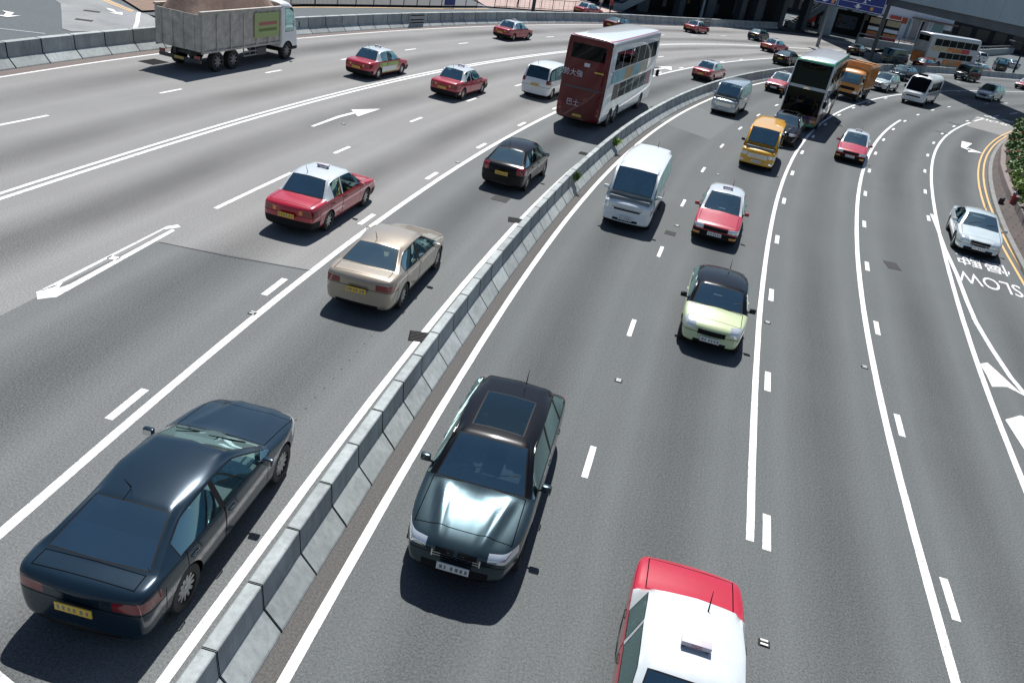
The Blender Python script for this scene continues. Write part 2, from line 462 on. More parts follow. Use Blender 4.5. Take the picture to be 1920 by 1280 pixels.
def plate(root, x, z, sg, m_, w=.50, h=.12, tilt=0):
    bm = bmesh.new(); box(bm, -.008, .008, -w/2, w/2, -h/2, h/2, 0)
    # worn characters: short dark strokes
    rnd = random.Random(int(abs(x*97+z*31)*10))
    n = 6; y = -w*.42
    for k in range(n):
        cw = w*.11
        if k == 2: y += w*.05
        x_ = sg*.0092
        box(bm, x_-.001, x_+.001, y+cw*.1, y+cw*(.55+.4*rnd.random()), -h*.26, h*.26, 1)
        y += w*.145
    o = link_bm('number_plate', bm, [m_, M['steel']], root)
    o.location = (x, 0, z); o.rotation_euler = (0, tilt, 0)
def wipers(root, x0, z0, x1, z1, ys=(-.5, .05), ln=.52, half=.7):
    for y in ys:
        bm = bmesh.new(); t = .35
        tube(bm, [(x0, y, z0), (x0+(x1-x0)*t*.4, y+ln*.4, z0+(z1-z0)*t*.4+.02), (x0+(x1-x0)*t*.7, y+ln, z0+(z1-z0)*t*.7+.02)], .009, 5)
        link_bm('wiper', bm, M['black'], root)
def interior(root, L, w, floor, belt, rows, x_dash, seat_m, n=(2, 2), H=1.4, wheel=True, shelf=None):
    bm = bmesh.new(); x1 = x_dash; x0 = rows[-1]-.75
    # floor tub with door cards
    vs = box(bm, x0, x1+.1, -w, w, floor, floor+.02)
    box(bm, x0, x1, -w, -w+.04, floor+.022, belt-.04); box(bm, x0, x1, w-.04, w, floor+.022, belt-.04)
    box(bm, x0-.05, x0-.001, -w, w, floor+.02, belt-.02)
    if shelf: box(bm, shelf[0], x0+.02, -w+.05, w-.05, belt-.07, belt-.03)
    link_bm('cabin_floor', bm, M['cabin'], root)
    bm = bmesh.new(); box(bm, x1-.32, x1+.28, -w+.045, w-.045, belt-.30, belt-.03, 0, .04)
    box(bm, x1-.36, x1-.1, -w+.2, -w+.62, belt-.05, belt+.03, 0, .03)
    link_bm('dashboard', bm, M['cabin'], root, True)
    if wheel:
        bm = bmesh.new(); c = Vector((x1-.48, -w*.5, belt-.10)); nrm = Vector((-.9, 0, .45)).normalized(); a = Vector((0,1,0)); b = nrm.cross(a)
        tube(bm, [c + (a*math.cos(k*math.pi/10)+b*math.sin(k*math.pi/10))*.19 for k in range(21)], .016, 6)
        tube(bm, [c+a*.19, c-a*.19], .02, 6); tube(bm, [c, c-nrm*.2], .03, 6)
        link_bm('steering_wheel', bm, M['black'], root, True)
    for xr, k in zip(rows, n):
        ys = [-w*.5, w*.5] if k == 2 else [0]
        for y in ys:
            hw = .24 if k == 2 else w*.85
            bm = bmesh.new()
            box(bm, xr-.25, xr+.27, y-hw, y+hw, floor+.12, floor+.33, 0, .05)
            vs0 = len(bm.verts)
            r = box(bm, xr-.36, xr-.24, y-hw, y+hw, floor+.30, min(floor+.90, H-.40), 0, .05)
            bm.verts.ensure_lookup_table()
            for v in bm.verts[vs0:]:
                if v.is_valid: v.co.x -= (v.co.z-floor-.3)*.28
            for hy in ([y] if k == 2 else [-w*.5, w*.5]):
                hx = xr-.36-.17
                box(bm, hx-.03, hx+.07, hy-.12, hy+.12, min(floor+.90, H-.38), min(floor+1.08, H-.22), 0, .035)
            link_bm('seat', bm, seat_m, root, True, 50)

def car(name, P, loc=(0,0,0), rz=0):
    """P: the car's own numbers. Returns the empty that carries its parts."""
    root = empty(name, loc, rz)
    L, W, H = P['L'], P['W']/2, P['H']; gc = P.get('gc', .17); hb = P['belt']; xf = L/2
    nz, hz = P['nose'], P['hood']; xc, xr, xb, xd, dz, tz = P['xc'], P['xr'], P['xb'], P['xd'], P['deck'], P['tail']
    wt = P.get('wt', .72)*W; nb = P.get('nb', .10); pw = P.get('pw', .80)
    xm = (xr+xb)/2
    S = [(xf-.02, ring_hood(W*pw, gc+.16, nz-.14, .01, .02), nb),
         (xf-.10, ring_hood(W*(pw+.06), gc+.03, nz-.03, .02, .03), nb),
         (xf-.26, ring_hood(W*(pw+.12), gc, nz+.02, .03), nb*.8),
         (xf-.62, ring_hood(W*.985, gc, nz+(hz-nz)*.45, .04), nb*.5),
         (xc+.05, ring_hood(W, gc, hz, .035), .08),
         (xr, ring_cabin(W, gc, hb, wt, H-.035, .02), .09),
         (xm, ring_cabin(W, gc, hb, wt+.01, H, .03), 0),
         (xb, ring_cabin(W, gc, hb+.02, wt-.02, H-P.get('rdrop', .05), .02), -.05),
         (xd, ring_hood(W*.985, gc, dz, .02, .03), -.07)]
    if P.get('hatch'):
        S += [(-xf+.14, ring_hood(W*.96, gc+.02, dz-.03, .02, .02), -.06), (-xf+.03, ring_hood(W*.88, gc+.10, tz-.1, .01, .02), -.06)]
    else:
        S += [((xd-xf)/2-.03, ring_hood(W*.97, gc, (dz+tz)/2+.01, .025, .03), -.07),
              (-xf+.12, ring_hood(W*.92, gc+.02, tz, .02, .03), -.07), (-xf+.02, ring_hood(W*.85, gc+.14, tz-.12, .01, .02), -.07)]
    ncab = 5
    def cls(i, j):
        if i == 4:
            return ('glass', 'glass') if j == 7 else (('glass', 'glass') if j == 5 else (('body', 'roof') if j == 6 else None))
        if i in (5, 6):
            return ('glass', 'glass') if j == 5 else (('body', 'roof') if j in (6, 7) else None)
        if i == 7:
            if j == 7: return ('glass', 'glass')
            if j == 5: return ('glass', 'glass') if P.get('qglass') else ('body', 'roof')
            if j == 6: return ('body', 'roof')
        return None
    rw = P['rw']; ax = (P['ax_f'], P['ax_r'])
    sh = Shell(S, cls, P.get('sub', 2), P.get('crease', .75), [(a, rw, rw*1.13, W) for a in ax])
    if P.get('ridge'):
        for v in sh.bm.verts:
            if v.co.x > xc+.12 and v.co.z > nz-.06:
                t = (v.co.x-xc)/(xf-xc); yr_ = W*(.62-.30*t); d_ = abs(v.co.y)-yr_; fall = min(1, (v.co.x-xc-.12)/.25)
                v.co.z += P['ridge']*(math.exp(-(d_/.07)**2)*1.0 - .5*math.exp(-(v.co.y/.22)**2))*fall
    C = sh.cut
    glz = [('glass', 'glass')]; paintz = [('body', 'paint')]
    # pillars
    for xp in P.get('pillars', (0,)):
        C((xp-.035, xp+.035, .3, 2, hb-.05, H), ('body', P.get('pillar_mat', 'black')), sym=True, only=glz)
    if P.get('qcut'): C((-9, P['qcut'], .3, 2, hb-.05, H), ('body', 'roof'), sym=True, only=glz, nrm=('y', 1, .3))
    if P.get('sunroof'):
        a, b = P['sunroof']; C((a, b, -.45, .45, H-.2, H+.2), ('glass', 'glass_dark'), only=[('body', 'roof')])
    # lower sills and bumpers
    lo = P.get('low', gc+.10)
    C((-9, 9, -2, 2, 0, lo), ('body', 'black'), only=paintz)
    if P.get('bumper'):
        bz = P['bumper']
        C((xf-.55, 9, -2, 2, 0, bz), ('bumper', P.get('bumper_mat', 'black')), only=[('body', 'paint'), ('body', 'black')])
        C((-9, -xf+.5, -2, 2, 0, bz), ('bumper', P.get('bumper_mat', 'black')), only=[('body', 'paint'), ('body', 'black')])
    # lamps and grille
    for (bx, part, mt) in P.get('front', ()):
        C((xf-bx[0], 9, bx[1]*W, bx[2]*W, bx[3], bx[4]), (part, mt), sym=bx[1] >= 0, nrm=('x', 1, .15), only=[('body', 'paint'), ('bumper', P.get('bumper_mat', 'black'))])
    for (bx, part, mt) in P.get('rear', ()):
        C((-9, -xf+bx[0], bx[1]*W, bx[2]*W, bx[3], bx[4]), (part, mt), sym=bx[1] >= 0, nrm=('x', -1, .02), only=[('body', 'paint'), ('bumper', P.get('bumper_mat', 'black'))])
    # doors with dark shut lines, bonnet and boot lid
    sl = P.get('seam', .008)
    dt = hb-.035
    for (a, b) in P.get('doors', ()):
        C((a-sl, b+sl, .3*W, 2, lo+.05-sl, dt+.5), ('body', 'gap'), sym=True, only=paintz, nrm=('y', 1, .25))
        C((a+sl, b-sl, .3*W, 2, lo+.05+sl, dt), ('door', 'paint'), sym=True, only=[('body', 'gap')], nrm=('y', 1, .25))
        C((a+sl, b-sl, .3*W, 2, dt, dt+.5), ('body', 'paint'), sym=True, only=[('body', 'gap')], nrm=('y', 1, .25))
    hw = P.get('hoodw', .80)
    if xf-P.get('hoodfront', .30)-xc-.10 > .3:
        C((xc+.10, xf-P.get('hoodfront', .30), -W*hw-sl, W*hw+sl, nz-.05, 9), ('body', 'gap'), only=paintz, nrm=('z', 1, .5))
        C((xc+.10+sl*2, xf-P.get('hoodfront', .30)-sl*2, -W*hw+sl, W*hw-sl, nz-.05, 9), ('bonnet', 'paint'), only=[('body', 'gap')], nrm=('z', 1, .5))
    if not P.get('hatch'):
        C((-xf+.16, xd-.06, -W*.74-sl, W*.74+sl, tz-.05, 9), ('body', 'gap'), only=paintz, nrm=('z', 1, .5))
        C((-xf+.16+sl*2, xd-.06-sl*2, -W*.74+sl, W*.74-sl, tz-.05, 9), ('boot_lid', 'paint'), only=[('body', 'gap')], nrm=('z', 1, .5))
    mats_bumper = None
    for xs_ in (xf-P.get('bseam', .52), -xf+P.get('bseam', .50)):
        C((xs_-sl, xs_+sl, .5*W, 2, lo, nz-.06 if xs_ > 0 else tz-.14), ('body', 'gap'), sym=True, only=paintz, nrm=('y', 1, .4))
    C((xf-.5, 9, -2, 2, P.get('fline', nz-.20)-sl, P.get('fline', nz-.20)+sl), ('body', 'gap'), only=paintz)
    C((-9, -xf+.5, -2, 2, tz-.26-sl, tz-.26+sl), ('body', 'gap'), only=paintz)
    C((-.9, -.74, .5*W, 2, hb-.26, hb-.10), ('fuel_flap', 'paint'), sides=(-1,), only=paintz, nrm=('y', 1, .4))
    mats = dict(gap=M['gap'], paint=P['paint'], roof=P.get('roof') or P['paint'], black=M['black'], well=M['hole'], glass=P.get('glass', M['glass']),
                glass_dark=M['glass_dark'], lamp=M['lamp'], lamp_red=M['lamp_red'], lamp_amber=M['lamp_amber'], grille=M['black'], chrome=M['chrome'],
                side=P.get('side', P['paint']))
    sh.finish(root, mats)
    wheels(root, ax, W-.035, rw, P.get('tw', .21), P.get('spokes', 5), P.get('rim'))
    interior(root, L, W-.13, gc+.12, hb-.02, P.get('rows', (.35, -.55)), xc-.05, P.get('seat', M['seat']), P.get('nseat', (2, 1)), H, shelf=(xd+.02,) if not P.get('hatch') else None)
    mirror_pair(root, xc-.28, W-.01, hb-.01, P.get('mirror', P['paint']), sy=.17)
    fz = P.get('pf', .42); plate(root, xf+nb-.045+P.get('pfo', 0), fz, 1, M['plate_w'], .50, .13)
    plate(root, -xf-P.get('pro', .055), P.get('pr', .62), -1, M['plate_y'], .50, .13)
    wipers(root, xc-.02, hz+.11, xr, H)
    bm = bmesh.new(); tube(bm, [(xb+.15, .15, H-.02), (xb+.02, .15, H+.22)], [.012, .004], 5); link_bm('aerial', bm, M['black'], root)
    gz = P.get('gz')
    if gz:
        bm = bmesh.new()
        for z in np.arange(gz[0]+.03, gz[1]-.01, .045): box(bm, xf+nb*.62-.115, xf+nb*.62-.085, -gz[2], gz[2], z, z+.012)
        for y in (-gz[2]-.02, gz[2]): box(bm, xf+nb*.62-.13, xf+nb*.62-.09, y, y+.02, gz[0], gz[1])
        link_bm('grille_slats', bm, M['chrome'], root)
    # door handles
    for (a, b) in P.get('doors', ()):
        for sg in (-1, 1):
            bm = bmesh.new(); xh = a+.16
            tube(bm, [(xh-.09, sg*(W*.975), hb-.10), (xh-.07, sg*(W*.99+.010), hb-.10), (xh+.07, sg*(W*.99+.010), hb-.10), (xh+.09, sg*(W*.975), hb-.10)], .011, 6)
            link_bm('door_handle', bm, P.get('handle', P['paint']), root, True)
    return root
TAXI = dict(L=4.68, W=1.70, H=1.50, belt=.90, nose=.70, hood=.88, xc=.98, xr=.28, xb=-1.00, xd=-1.42, deck=.93, tail=.90, wt=.76, nb=.06, pw=.84,
    rw=.31, ax_f=1.42, ax_r=-1.26, pillars=(-.42,), pillar_mat='roof', bumper=.50, low=.26, crease=.9, paint=M['red'], roof=M['silver_roof'], handle=M['black'],
    doors=((.56-.97, .86), (-1.22, -.41-.02)), front=(((.4, .52, .93, .56, .70), 'headlight', 'lamp'), ((.4, -.50, .50, .55, .69), 'grille', 'grille'),
    ((.4, .62, .9, .34, .42), 'indicator', 'lamp_amber')), rear=(((.35, .55, .97, .66, .82), 'tail_light', 'lamp_red'), ((.35, .42, .54, .68, .80), 'indicator', 'lamp_amber')),
    qcut=-1.16, qglass=False, rows=(.12, -.55), pf=.44, pr=.62, spokes=8, mirror=M['red'])
M['sign_lilac'] = mat('roof_sign_lilac', (.50,.45,.52), .4)
def taxi_sign(root, x, H, patch=True):
    bm = bmesh.new(); box(bm, x-.06, x+.06, -.19, .19, H-.005, H+.07, 0, .02)
    for y in (-.15, .15): box(bm, x-.04, x+.04, y-.02, y+.02, H-.03, H-.006, 1)
    rs = link_bm('roof_sign', bm, [M['sign_lilac'], M['black']], root, True)
    for sg in (1, -1):
        t = text_bm('TAXI', .06); 
        t.transform(Matrix.Translation((x+sg*.0625, 0, H+.012)) @ Matrix.Rotation(math.pi/2*sg, 4, 'Z') @ Matrix.Rotation(math.pi/2, 4, 'X'))
        link_bm('sign_lettering', t, M['red'], rs)
    return rs
def text_bm(s, size, align='CENTER', extrude=.002):
    cu = bpy.data.curves.new('t', 'FONT'); cu.body = s; cu.size = size; cu.align_x = align; cu.extrude = extrude; cu.resolution_u = 3
    o = bpy.data.objects.new('t', cu); COL.objects.link(o)
    dg = bpy.context.evaluated_depsgraph_get(); dg.update()
    me = bpy.data.meshes.new_from_object(o.evaluated_get(dg), depsgraph=dg)
    bm = bmesh.new(); bm.from_mesh(me); bpy.data.objects.remove(o); bpy.data.curves.remove(cu); bpy.data.meshes.remove(me)
    return bm
SEDAN = dict(sub=3, ridge=.012, L=4.75, W=1.82, H=1.46, belt=.93, nose=.72, hood=.92, xc=1.02, xr=.22, xb=-1.02, xd=-1.72, deck=1.02, tail=.98, wt=.70, nb=.14, pw=.76,
    rw=.33, ax_f=1.42, ax_r=-1.38, pillars=(-.38,), qcut=-1.45, low=.26, paint=M['beige'], qglass=True, rdrop=.07,
    doors=((-.36, .92), (-1.30, -.38)), front=(((.5, .50, .95, .60, .74), 'headlight', 'lamp'), ((.4, -.40, .40, .50, .68), 'grille', 'grille'), ((.4, -.6, .6, .24, .38), 'grille', 'grille')),
    gz=(.52,.67,.38), rear=(((.42, .50, .98, .74, .90), 'tail_light', 'lamp_red'), ((.3, -.6, .6, .24, .34), 'grille', 'grille')), rows=(.1, -.55), pr=.68, spokes=10, seat=M['seat_tan'])
LUX = dict(SEDAN, ridge=.015, L=4.88, W=1.87, H=1.45, paint=M['navy'], xc=1.0, xr=.15, xb=-1.15, xd=-1.95, deck=1.0, tail=.97, seat=M['seat'], ax_f=1.5, ax_r=-1.45, rw=.345, spokes=12,
    doors=((-.42, .90), (-1.42, -.44)), pillars=(-.44,), qcut=-1.55, pw=.74)
SUV = dict(LUX, ridge=.028, L=4.85, W=1.90, H=1.62, gc=.24, belt=1.04, nose=.82, hood=1.04, xc=1.12, xr=.50, xb=-1.50, xd=-2.05, deck=1.02, tail=.95, hatch=True, paint=M['charcoal'],
    wt=.72, rw=.37, ax_f=1.50, ax_r=-1.42, doors=((-.25, 1.0), (-1.25, -.27)), pillars=(-.26, -1.28), qcut=None, rows=(.15, -.75), sunroof=(-.85, .30), rdrop=.10, roof=M['blackp'], gz=(.58,.78,.36), low=.36, bumper=None,
    front=(((.45, .50, .93, .70, .84), 'headlight', 'lamp'), ((.4, .03, .34, .56, .80), 'grille', 'grille'), ((.4, -.55, .55, .36, .48), 'grille', 'grille')),
    rear=(((.40, .55, .98, .86, 1.02), 'tail_light', 'lamp_red'),), pf=.52, pr=.8, spokes=10)
SILVER_SUV = dict(SUV, sub=2, gz=(.64,.82,.36), roof=M['silver'], L=4.6, W=1.86, H=1.70, paint=M['silver'], sunroof=None, xb=-1.6, xd=-2.05, wt=.76, nose=.9, hood=1.06, belt=1.08)
HATCH = dict(SUV, sub=2, ridge=0, roof=None, gz=None, L=4.2, W=1.76, H=1.52, gc=.18, belt=.96, nose=.70, hood=.94, xc=1.05, xr=.40, xb=-1.15, xd=-1.80, deck=.98, tail=.92, paint=M['blackp'], rw=.32, ax_f=1.30, ax_r=-1.25,
    doors=((-.25, .92), (-1.10, -.27)), pillars=(-.26, -1.12), sunroof=None, low=.27, glass=M['glass'], rows=(.15, -.65),
    front=(((.45, .50, .93, .58, .72), 'headlight', 'lamp'), ((.4, -.4, .4, .45, .62), 'grille', 'grille')), rear=(((.40, .62, .98, .72, .98), 'tail_light', 'lamp_red'),), pf=.42, pr=.70)
MINI = dict(HATCH, L=3.72, W=1.70, H=1.42, belt=.92, nose=.74, hood=.92, xc=.92, xr=.42, xb=-1.15, xd=-1.62, deck=.93, tail=.88, paint=M['lime'], roof=M['blackp'], wt=.80, nb=.10, pw=.78,
    rw=.31, ax_f=1.24, ax_r=-1.22, doors=((-.42, .84),), pillars=(-.44,), rows=(.05, -.70), mirror=M['blackp'],
    front=(((.55, .52, .86, .60, .80), 'headlight', 'lamp'), ((.4, -.42, .42, .50, .66), 'grille', 'grille'), ((.4, -.5, .5, .26, .36), 'grille', 'grille')))
MPV = dict(HATCH, L=4.65, W=1.78, H=1.72, belt=1.04, nose=.76, hood=1.00, xc=1.42, xr=.62, xb=-1.80, xd=-2.16, deck=1.08, tail=.98, paint=M['silver'], wt=.78, ax_f=1.45, ax_r=-1.38,
    doors=((-.12, 1.18), (-1.15, -.14)), pillars=(-.13, -1.20), rows=(.45, -.45, -1.25), nseat=(2, 1, 1), rear=(((.40, .72, .98, .90, 1.20), 'tail_light', 'lamp_red'),), pr=.8)
COUPE = dict(SEDAN, sub=2, L=4.55, W=1.83, H=1.38, belt=.90, nose=.68, hood=.88, xc=.88, xr=.08, xb=-.92, xd=-1.75, deck=.94, tail=.92, paint=M['vsilver'], doors=((-.55, .80),), pillars=(-.58,), seat=M['seat'], mirror=M['vsilver'], wt=.68)
VAN = dict(L=4.80, W=1.74, H=2.02, belt=1.20, nose=.98, hood=1.22, xc=2.00, xr=1.58, xb=-2.14, xd=-2.30, deck=1.20, tail=1.05, hatch=True, wt=.89, nb=.10, pw=.88, gc=.20, crease=.95,
    rw=.32, ax_f=1.48, ax_r=-1.10, pillars=(.62, -.62, -1.85), paint=M['yellowp'], low=.30, pillar_mat='paint', rdrop=.03, hoodfront=.16, hoodw=.8,
    doors=((.66, 1.62), (-.60, .60)), rows=(.95, -.2, -1.1), nseat=(2, 1, 1), mirror=M['black'],
    front=(((.4, .60, .97, .68, .84), 'headlight', 'lamp'), ((.35, -.56, .56, .60, .82), 'grille', 'chrome'), ((.3, -.50, .50, .68, .74), 'grille_slot', 'grille'), ((.3, .72, .90, .38, .48), 'fog_lamp', 'lamp')),
    gz=None, rear=(((.3, .80, .98, .70, 1.10), 'tail_light', 'lamp_red'),), pf=.46, pr=.75, spokes=8, glass=M['glass'])
WVAN = dict(VAN, front=(((.4, .60, .97, .72, .88), 'headlight', 'lamp'), ((.35, -.52, .52, .70, .76), 'grille', 'grille'), ((.3, -.5, .5, .34, .42), 'grille', 'grille')), paint=M['whitep'], W=1.80, mirror=M['whitep'], L=5.2, H=2.1, xc=2.24, xr=1.80, xb=-2.34, xd=-2.50, ax_f=1.7, ax_r=-1.2, doors=((.90, 1.86), (-.40, .85)), pillars=(.87, -.5, -2.05))
SVAN = dict(VAN, paint=M['silver'], mirror=M['silver'])
GVAN = dict(VAN, paint=M['grey_green'])

def bus_ring(w, zb, H, r=.10, crown=.06, mid=.02):
    return [(0, zb), (w-.12, zb), (w-.01, zb+.14), (w, H*.30), (w, H*.52), (w-mid, H*.75), (w-mid-.01, H-r*1.3), (w-r-.03, H-.012), (0, H+crown)]
def double_decker(name, P, loc=(0,0,0), rz=0):
    root = empty(name, loc, rz); L, W, H = P['L'], P['W']/2, P['H']; xf = L/2
    f = P.get('rake', .35)
    S = [(xf-.0, bus_ring(W-.10, .42, H*.48), .18), (xf-.06, bus_ring(W-.03, .34, H*.5), .18)]
    # front: lower deck nearly upright, upper deck raked back
    S = []
    def rg(w, zb, H_, r=.1): return bus_ring(w, zb, H_, r, P.get('crown', .05))
    S = [(xf-.10, rg(W-.14, .44, H-.30, .2), .14), (xf-.16, rg(W-.05, .34, H-.12, .16), .14), (xf-.35, rg(W, .30, H-.03), .10), (xf-.9, rg(W, .30, H), .03), (0, rg(W, .30, H), 0),
         (-xf+.5, rg(W, .30, H), 0), (-xf+.12, rg(W-.02, .34, H-.03, .1), -.04), (-xf+.03, rg(W-.08, .42, H-.12, .1), -.04)]
    rw = .48; ax = P['ax']
    sh = Shell(S, lambda i, j: None, 2, None, [(a, rw, rw*1.12, W) for a in ax], well_in=.34)
    for v in sh.bm.verts:      # raked, swept upper front
        if v.co.x > xf-1.0:
            t = max(0, (v.co.z-P.get('rk0', 1.0))/(H-1.0)); k = min(1, (v.co.x-(xf-1.0))/.9); v.co.x -= f*t**1.6*k
    C = sh.cut
    body = [('body', 'paint')]
    C((-9, 9, -3, 3, H-P.get('rail_h', .10), 9), ('body', 'rail'), nrm=('z', 1, -.3))
    C((-9, 9, -3, 3, H-.06, 9), ('body', 'roof'), nrm=('z', 1, .45))
    if P.get('low_mat'): C((-9, 9, -3, 3, 0, P['low_z']), ('body', 'low'), only=body)
    C((-9, 9, -3, 3, 0, .42), ('body', 'black'))
    # upper deck side glazing
    u0, u1, l0, l1 = P['uz'][0], P['uz'][1], P['lz'][0], P['lz'][1]
    xs = P['usplit']
    for a, b in zip(xs[:-1], xs[1:]):
        C((a+.03, b-.03, W-.3, 3, u0, u1), ('glass', 'glass'), sym=True, nrm=('y', 1, .5))
    xs = P['lsplit']
    for a, b in zip(xs[:-1], xs[1:]):
        if P.get('tarp') and a > P['tarp'][0] and b < P['tarp'][1]:
            continue
        C((a+.03, b-.03, W-.3, 3, l0, l1), ('glass', 'glass'), sym=True, nrm=('y', 1, .5))
    if P.get('doorx'):
        for (a, b) in P['doorx']: C((a, b, W-.3, 3, .50, l1+.1), ('door_leaf', 'glass'), sides=(P.get('doorside', 1),), nrm=('y', 1, .5))
    # front
    C((xf-1.3, 9, -W+.12, W-.12, H-1.62, H-.22), ('glass', 'glass'), nrm=('x', 1, .2))
    C((xf-1.3, 9, -W+.10, W-.10, P.get('wsz', 1.05), H-1.80), ('glass', 'glass'), nrm=('x', 1, .2))
    C((xf-1.3, 9, -W+.10, W-.10, .36, .58), ('bumper', 'bump'), nrm=('x', 1, .1))
    for (y, m_) in ((.78, 'lamp'), (.98, 'lamp_amber')):
        C((xf-1, 9, y, y+.17, .66, .82), ('headlight', m_), sym=True, nrm=('x', 1, .1))
    # rear
    if P.get('rear_mat'):
        C((-9, -xf+.25, -3, 3, .42, H-.12), ('rear_panel', 'rear'), nrm=('x', -1, .35))
    C((-9, -xf+.4, -W*.72, W*.72, H-1.15, H-.42), ('glass', 'glass'), nrm=('x', -1, .3))
    for z in (.75, .98): C((-9, -xf+.4, W-.30, W-.14, z, z+.16), ('tail_light', 'lamp_red'), sym=True, nrm=('x', -1, .3))
    C((-9, -xf+.4, -W*.8, W*.8, 1.95, 2.04), ('rear_vent', 'vent'), nrm=('x', -1, .3))
    if P.get('zones'):
        for z in P['zones']: C(*z[0], **z[1])
    mats = dict(paint=P['paint'], rail=P['rail'], roof=P['roof'], low=P.get('low_mat'), black=M['black'], well=M['hole'], glass=M['bus_glass'], bump=P.get('bump', M['black']),
                lamp=M['lamp'], lamp_amber=M['lamp_amber'], lamp_red=M['lamp_red'], rear=P.get('rear_mat', P['paint']), vent=M['dark_steel'])
    mats.update(P.get('extra', {}))
    sh.finish(root, mats, inset=.03)
    wheels(root, ax, W-.03, rw, .28, 8, M['steel'])
    # decks, seats and rails seen through the glass
    bm = bmesh.new(); box(bm, -xf+.3, xf-.9, -W+.08, W-.08, .50, .54); box(bm, -xf+.3, xf-1.0, -W+.08, W-.08, 2.22, 2.30); link_bm('deck_floor', bm, M['cabin'], root)
    for z, xa in ((.95, xf-2.4), (2.66, xf-1.7)):
        x = xa
        while x > -xf+.7:
            for y in (-.78, .78):
                bm = bmesh.new(); box(bm, x-.2, x+.22, y-.40, y+.40, z-.10, z+.02, 0, .03); box(bm, x-.27, x-.19, y-.40, y+.40, z, z+.55, 0, .03)
                link_bm('seat', bm, P.get('seatm', M['seat']), root, True)
            x -= .95
    bm = bmesh.new()
    xr_ = xf-.62-f*.8; zr = H-1.12
    for z in (zr, zr-.22): tube(bm, [(xr_, -W+.15, z), (xr_, W-.15, z)], .022, 6)
    for y in (-W+.2, -.55, .55, W-.2): tube(bm, [(xr_, y, zr-.25), (xr_, y, zr)], .02, 6)
    link_bm('hand_rail', bm, M['steel'], root, True)
    for sg in (-1, 1):
        bm = bmesh.new(); tube(bm, [(xf-.25, sg*(W-.02), 2.25), (xf+.12, sg*(W+.10), 2.25), (xf+.16, sg*(W+.12), 2.1)], .02, 6); box(bm, xf+.10, xf+.2, sg*(W+.12)-.10, sg*(W+.12)+.10, 1.72, 2.12, 0, .03)
        link_bm('wing_mirror', bm, M['black'], root, True)
    plate(root, xf+.03, .50, 1, M['plate_w']); plate(root, -xf-.012, .62, -1, M['plate_y'])
    for y in (-.5, .5):
        bm = bmesh.new(); tube(bm, [(xf-.03, y, 1.0), (xf-.02, y+.12, 1.5), (xf-.12, y+.1, 1.95)], .015, 5); link_bm('wiper', bm, M['black'], root)
    return root

def minibus(name, loc=(0,0,0), rz=0):
    root = empty(name, loc, rz); L, W, H = 7.0, 1.02, 2.60; xf = L/2
    S = [(xf-.06, bus_ring(W-.16, .42, 1.02, .2, .02), .16), (xf-.14, bus_ring(W-.05, .32, 1.12, .2, .02), .16), (xf-.30, bus_ring(W, .28, 1.22, .14, .02), .12), (xf-1.02, bus_ring(W, .28, H-.12, .2, .05), .12),
         (xf-1.6, bus_ring(W, .28, H, .22, .06), 0), (0, bus_ring(W, .28, H, .22, .06), 0), (-xf+.5, bus_ring(W, .28, H, .22, .06), 0), (-xf+.12, bus_ring(W-.04, .34, H-.15, .22, .04), -.05), (-xf+.02, bus_ring(W-.14, .44, H-.4, .25, .0), -.05)]
    sh = Shell(S, lambda i, j: None, 2, None, [(a, .38, .43, W) for a in (2.3, -1.9)])
    C = sh.cut
    C((xf-1.2, xf+1, -W+.14, W-.14, 1.24, H-.20), ('glass', 'glass'), nrm=('x', 1, .25))
    for a, b in ((xf-1.55, xf-2.6), (xf-2.6, xf-3.7), (xf-3.7, xf-4.8), (xf-4.8, xf-6.0)):
        C((b+.03, a-.03, W-.4, 3, 1.30, 2.05), ('glass', 'glass'), sym=True, nrm=('y', 1, .5))
    C((-9, -xf+.5, -W*.7, W*.7, 1.35, 2.0), ('glass', 'glass'), nrm=('x', -1, .3))
    C((-9, 9, -3, 3, 0, .38), ('body', 'black'))
    C((xf-.6, 9, -W*.62, W*.62, .74, .86), ('grille', 'black'), nrm=('x', 1, .1))
    C((xf-.6, 9, W*.66, W*.95, .70, .88), ('headlight', 'lamp'), sym=True, nrm=('x', 1, .1))
    C((-xf, xf-.6, .5, 3, 1.02, 1.10), ('stripe', 'stripe'), sym=True, nrm=('y', 1, .6))
    C((-xf+.0, -xf+.4, W*.7, W*.95, .8, 1.05), ('tail_light', 'lamp_red'), sym=True, nrm=('x', -1, .3))
    sh.finish(root, dict(paint=M['whitep'], black=M['black'], well=M['hole'], glass=M['bus_glass'], lamp=M['lamp'], lamp_red=M['lamp_red'], stripe=M['grey_green']))
    wheels(root, (2.3, -1.9), W-.04, .38, .22, 8, M['steel'])
    interior(root, L, W-.1, .5, 1.25, (2.0, .9, 0, -1, -2), xf-.75, M['seat'], (2, 2, 2, 2, 2), H)
    mirror_pair(root, xf-.7, W, 1.35, M['black'], sy=.16, sz=.25)
    plate(root, xf+.09, .48, 1, M['plate_w']); plate(root, -xf-.05, .6, -1, M['plate_y']); wipers(root, xf-.28, 1.28, xf-.9, H)
    bm = bmesh.new(); box(bm, xf-1.15, xf-1.0, -.42, .42, H-.06, H+.14, 0, .04); link_bm('destination_box', bm, M['black'], root)
    return root

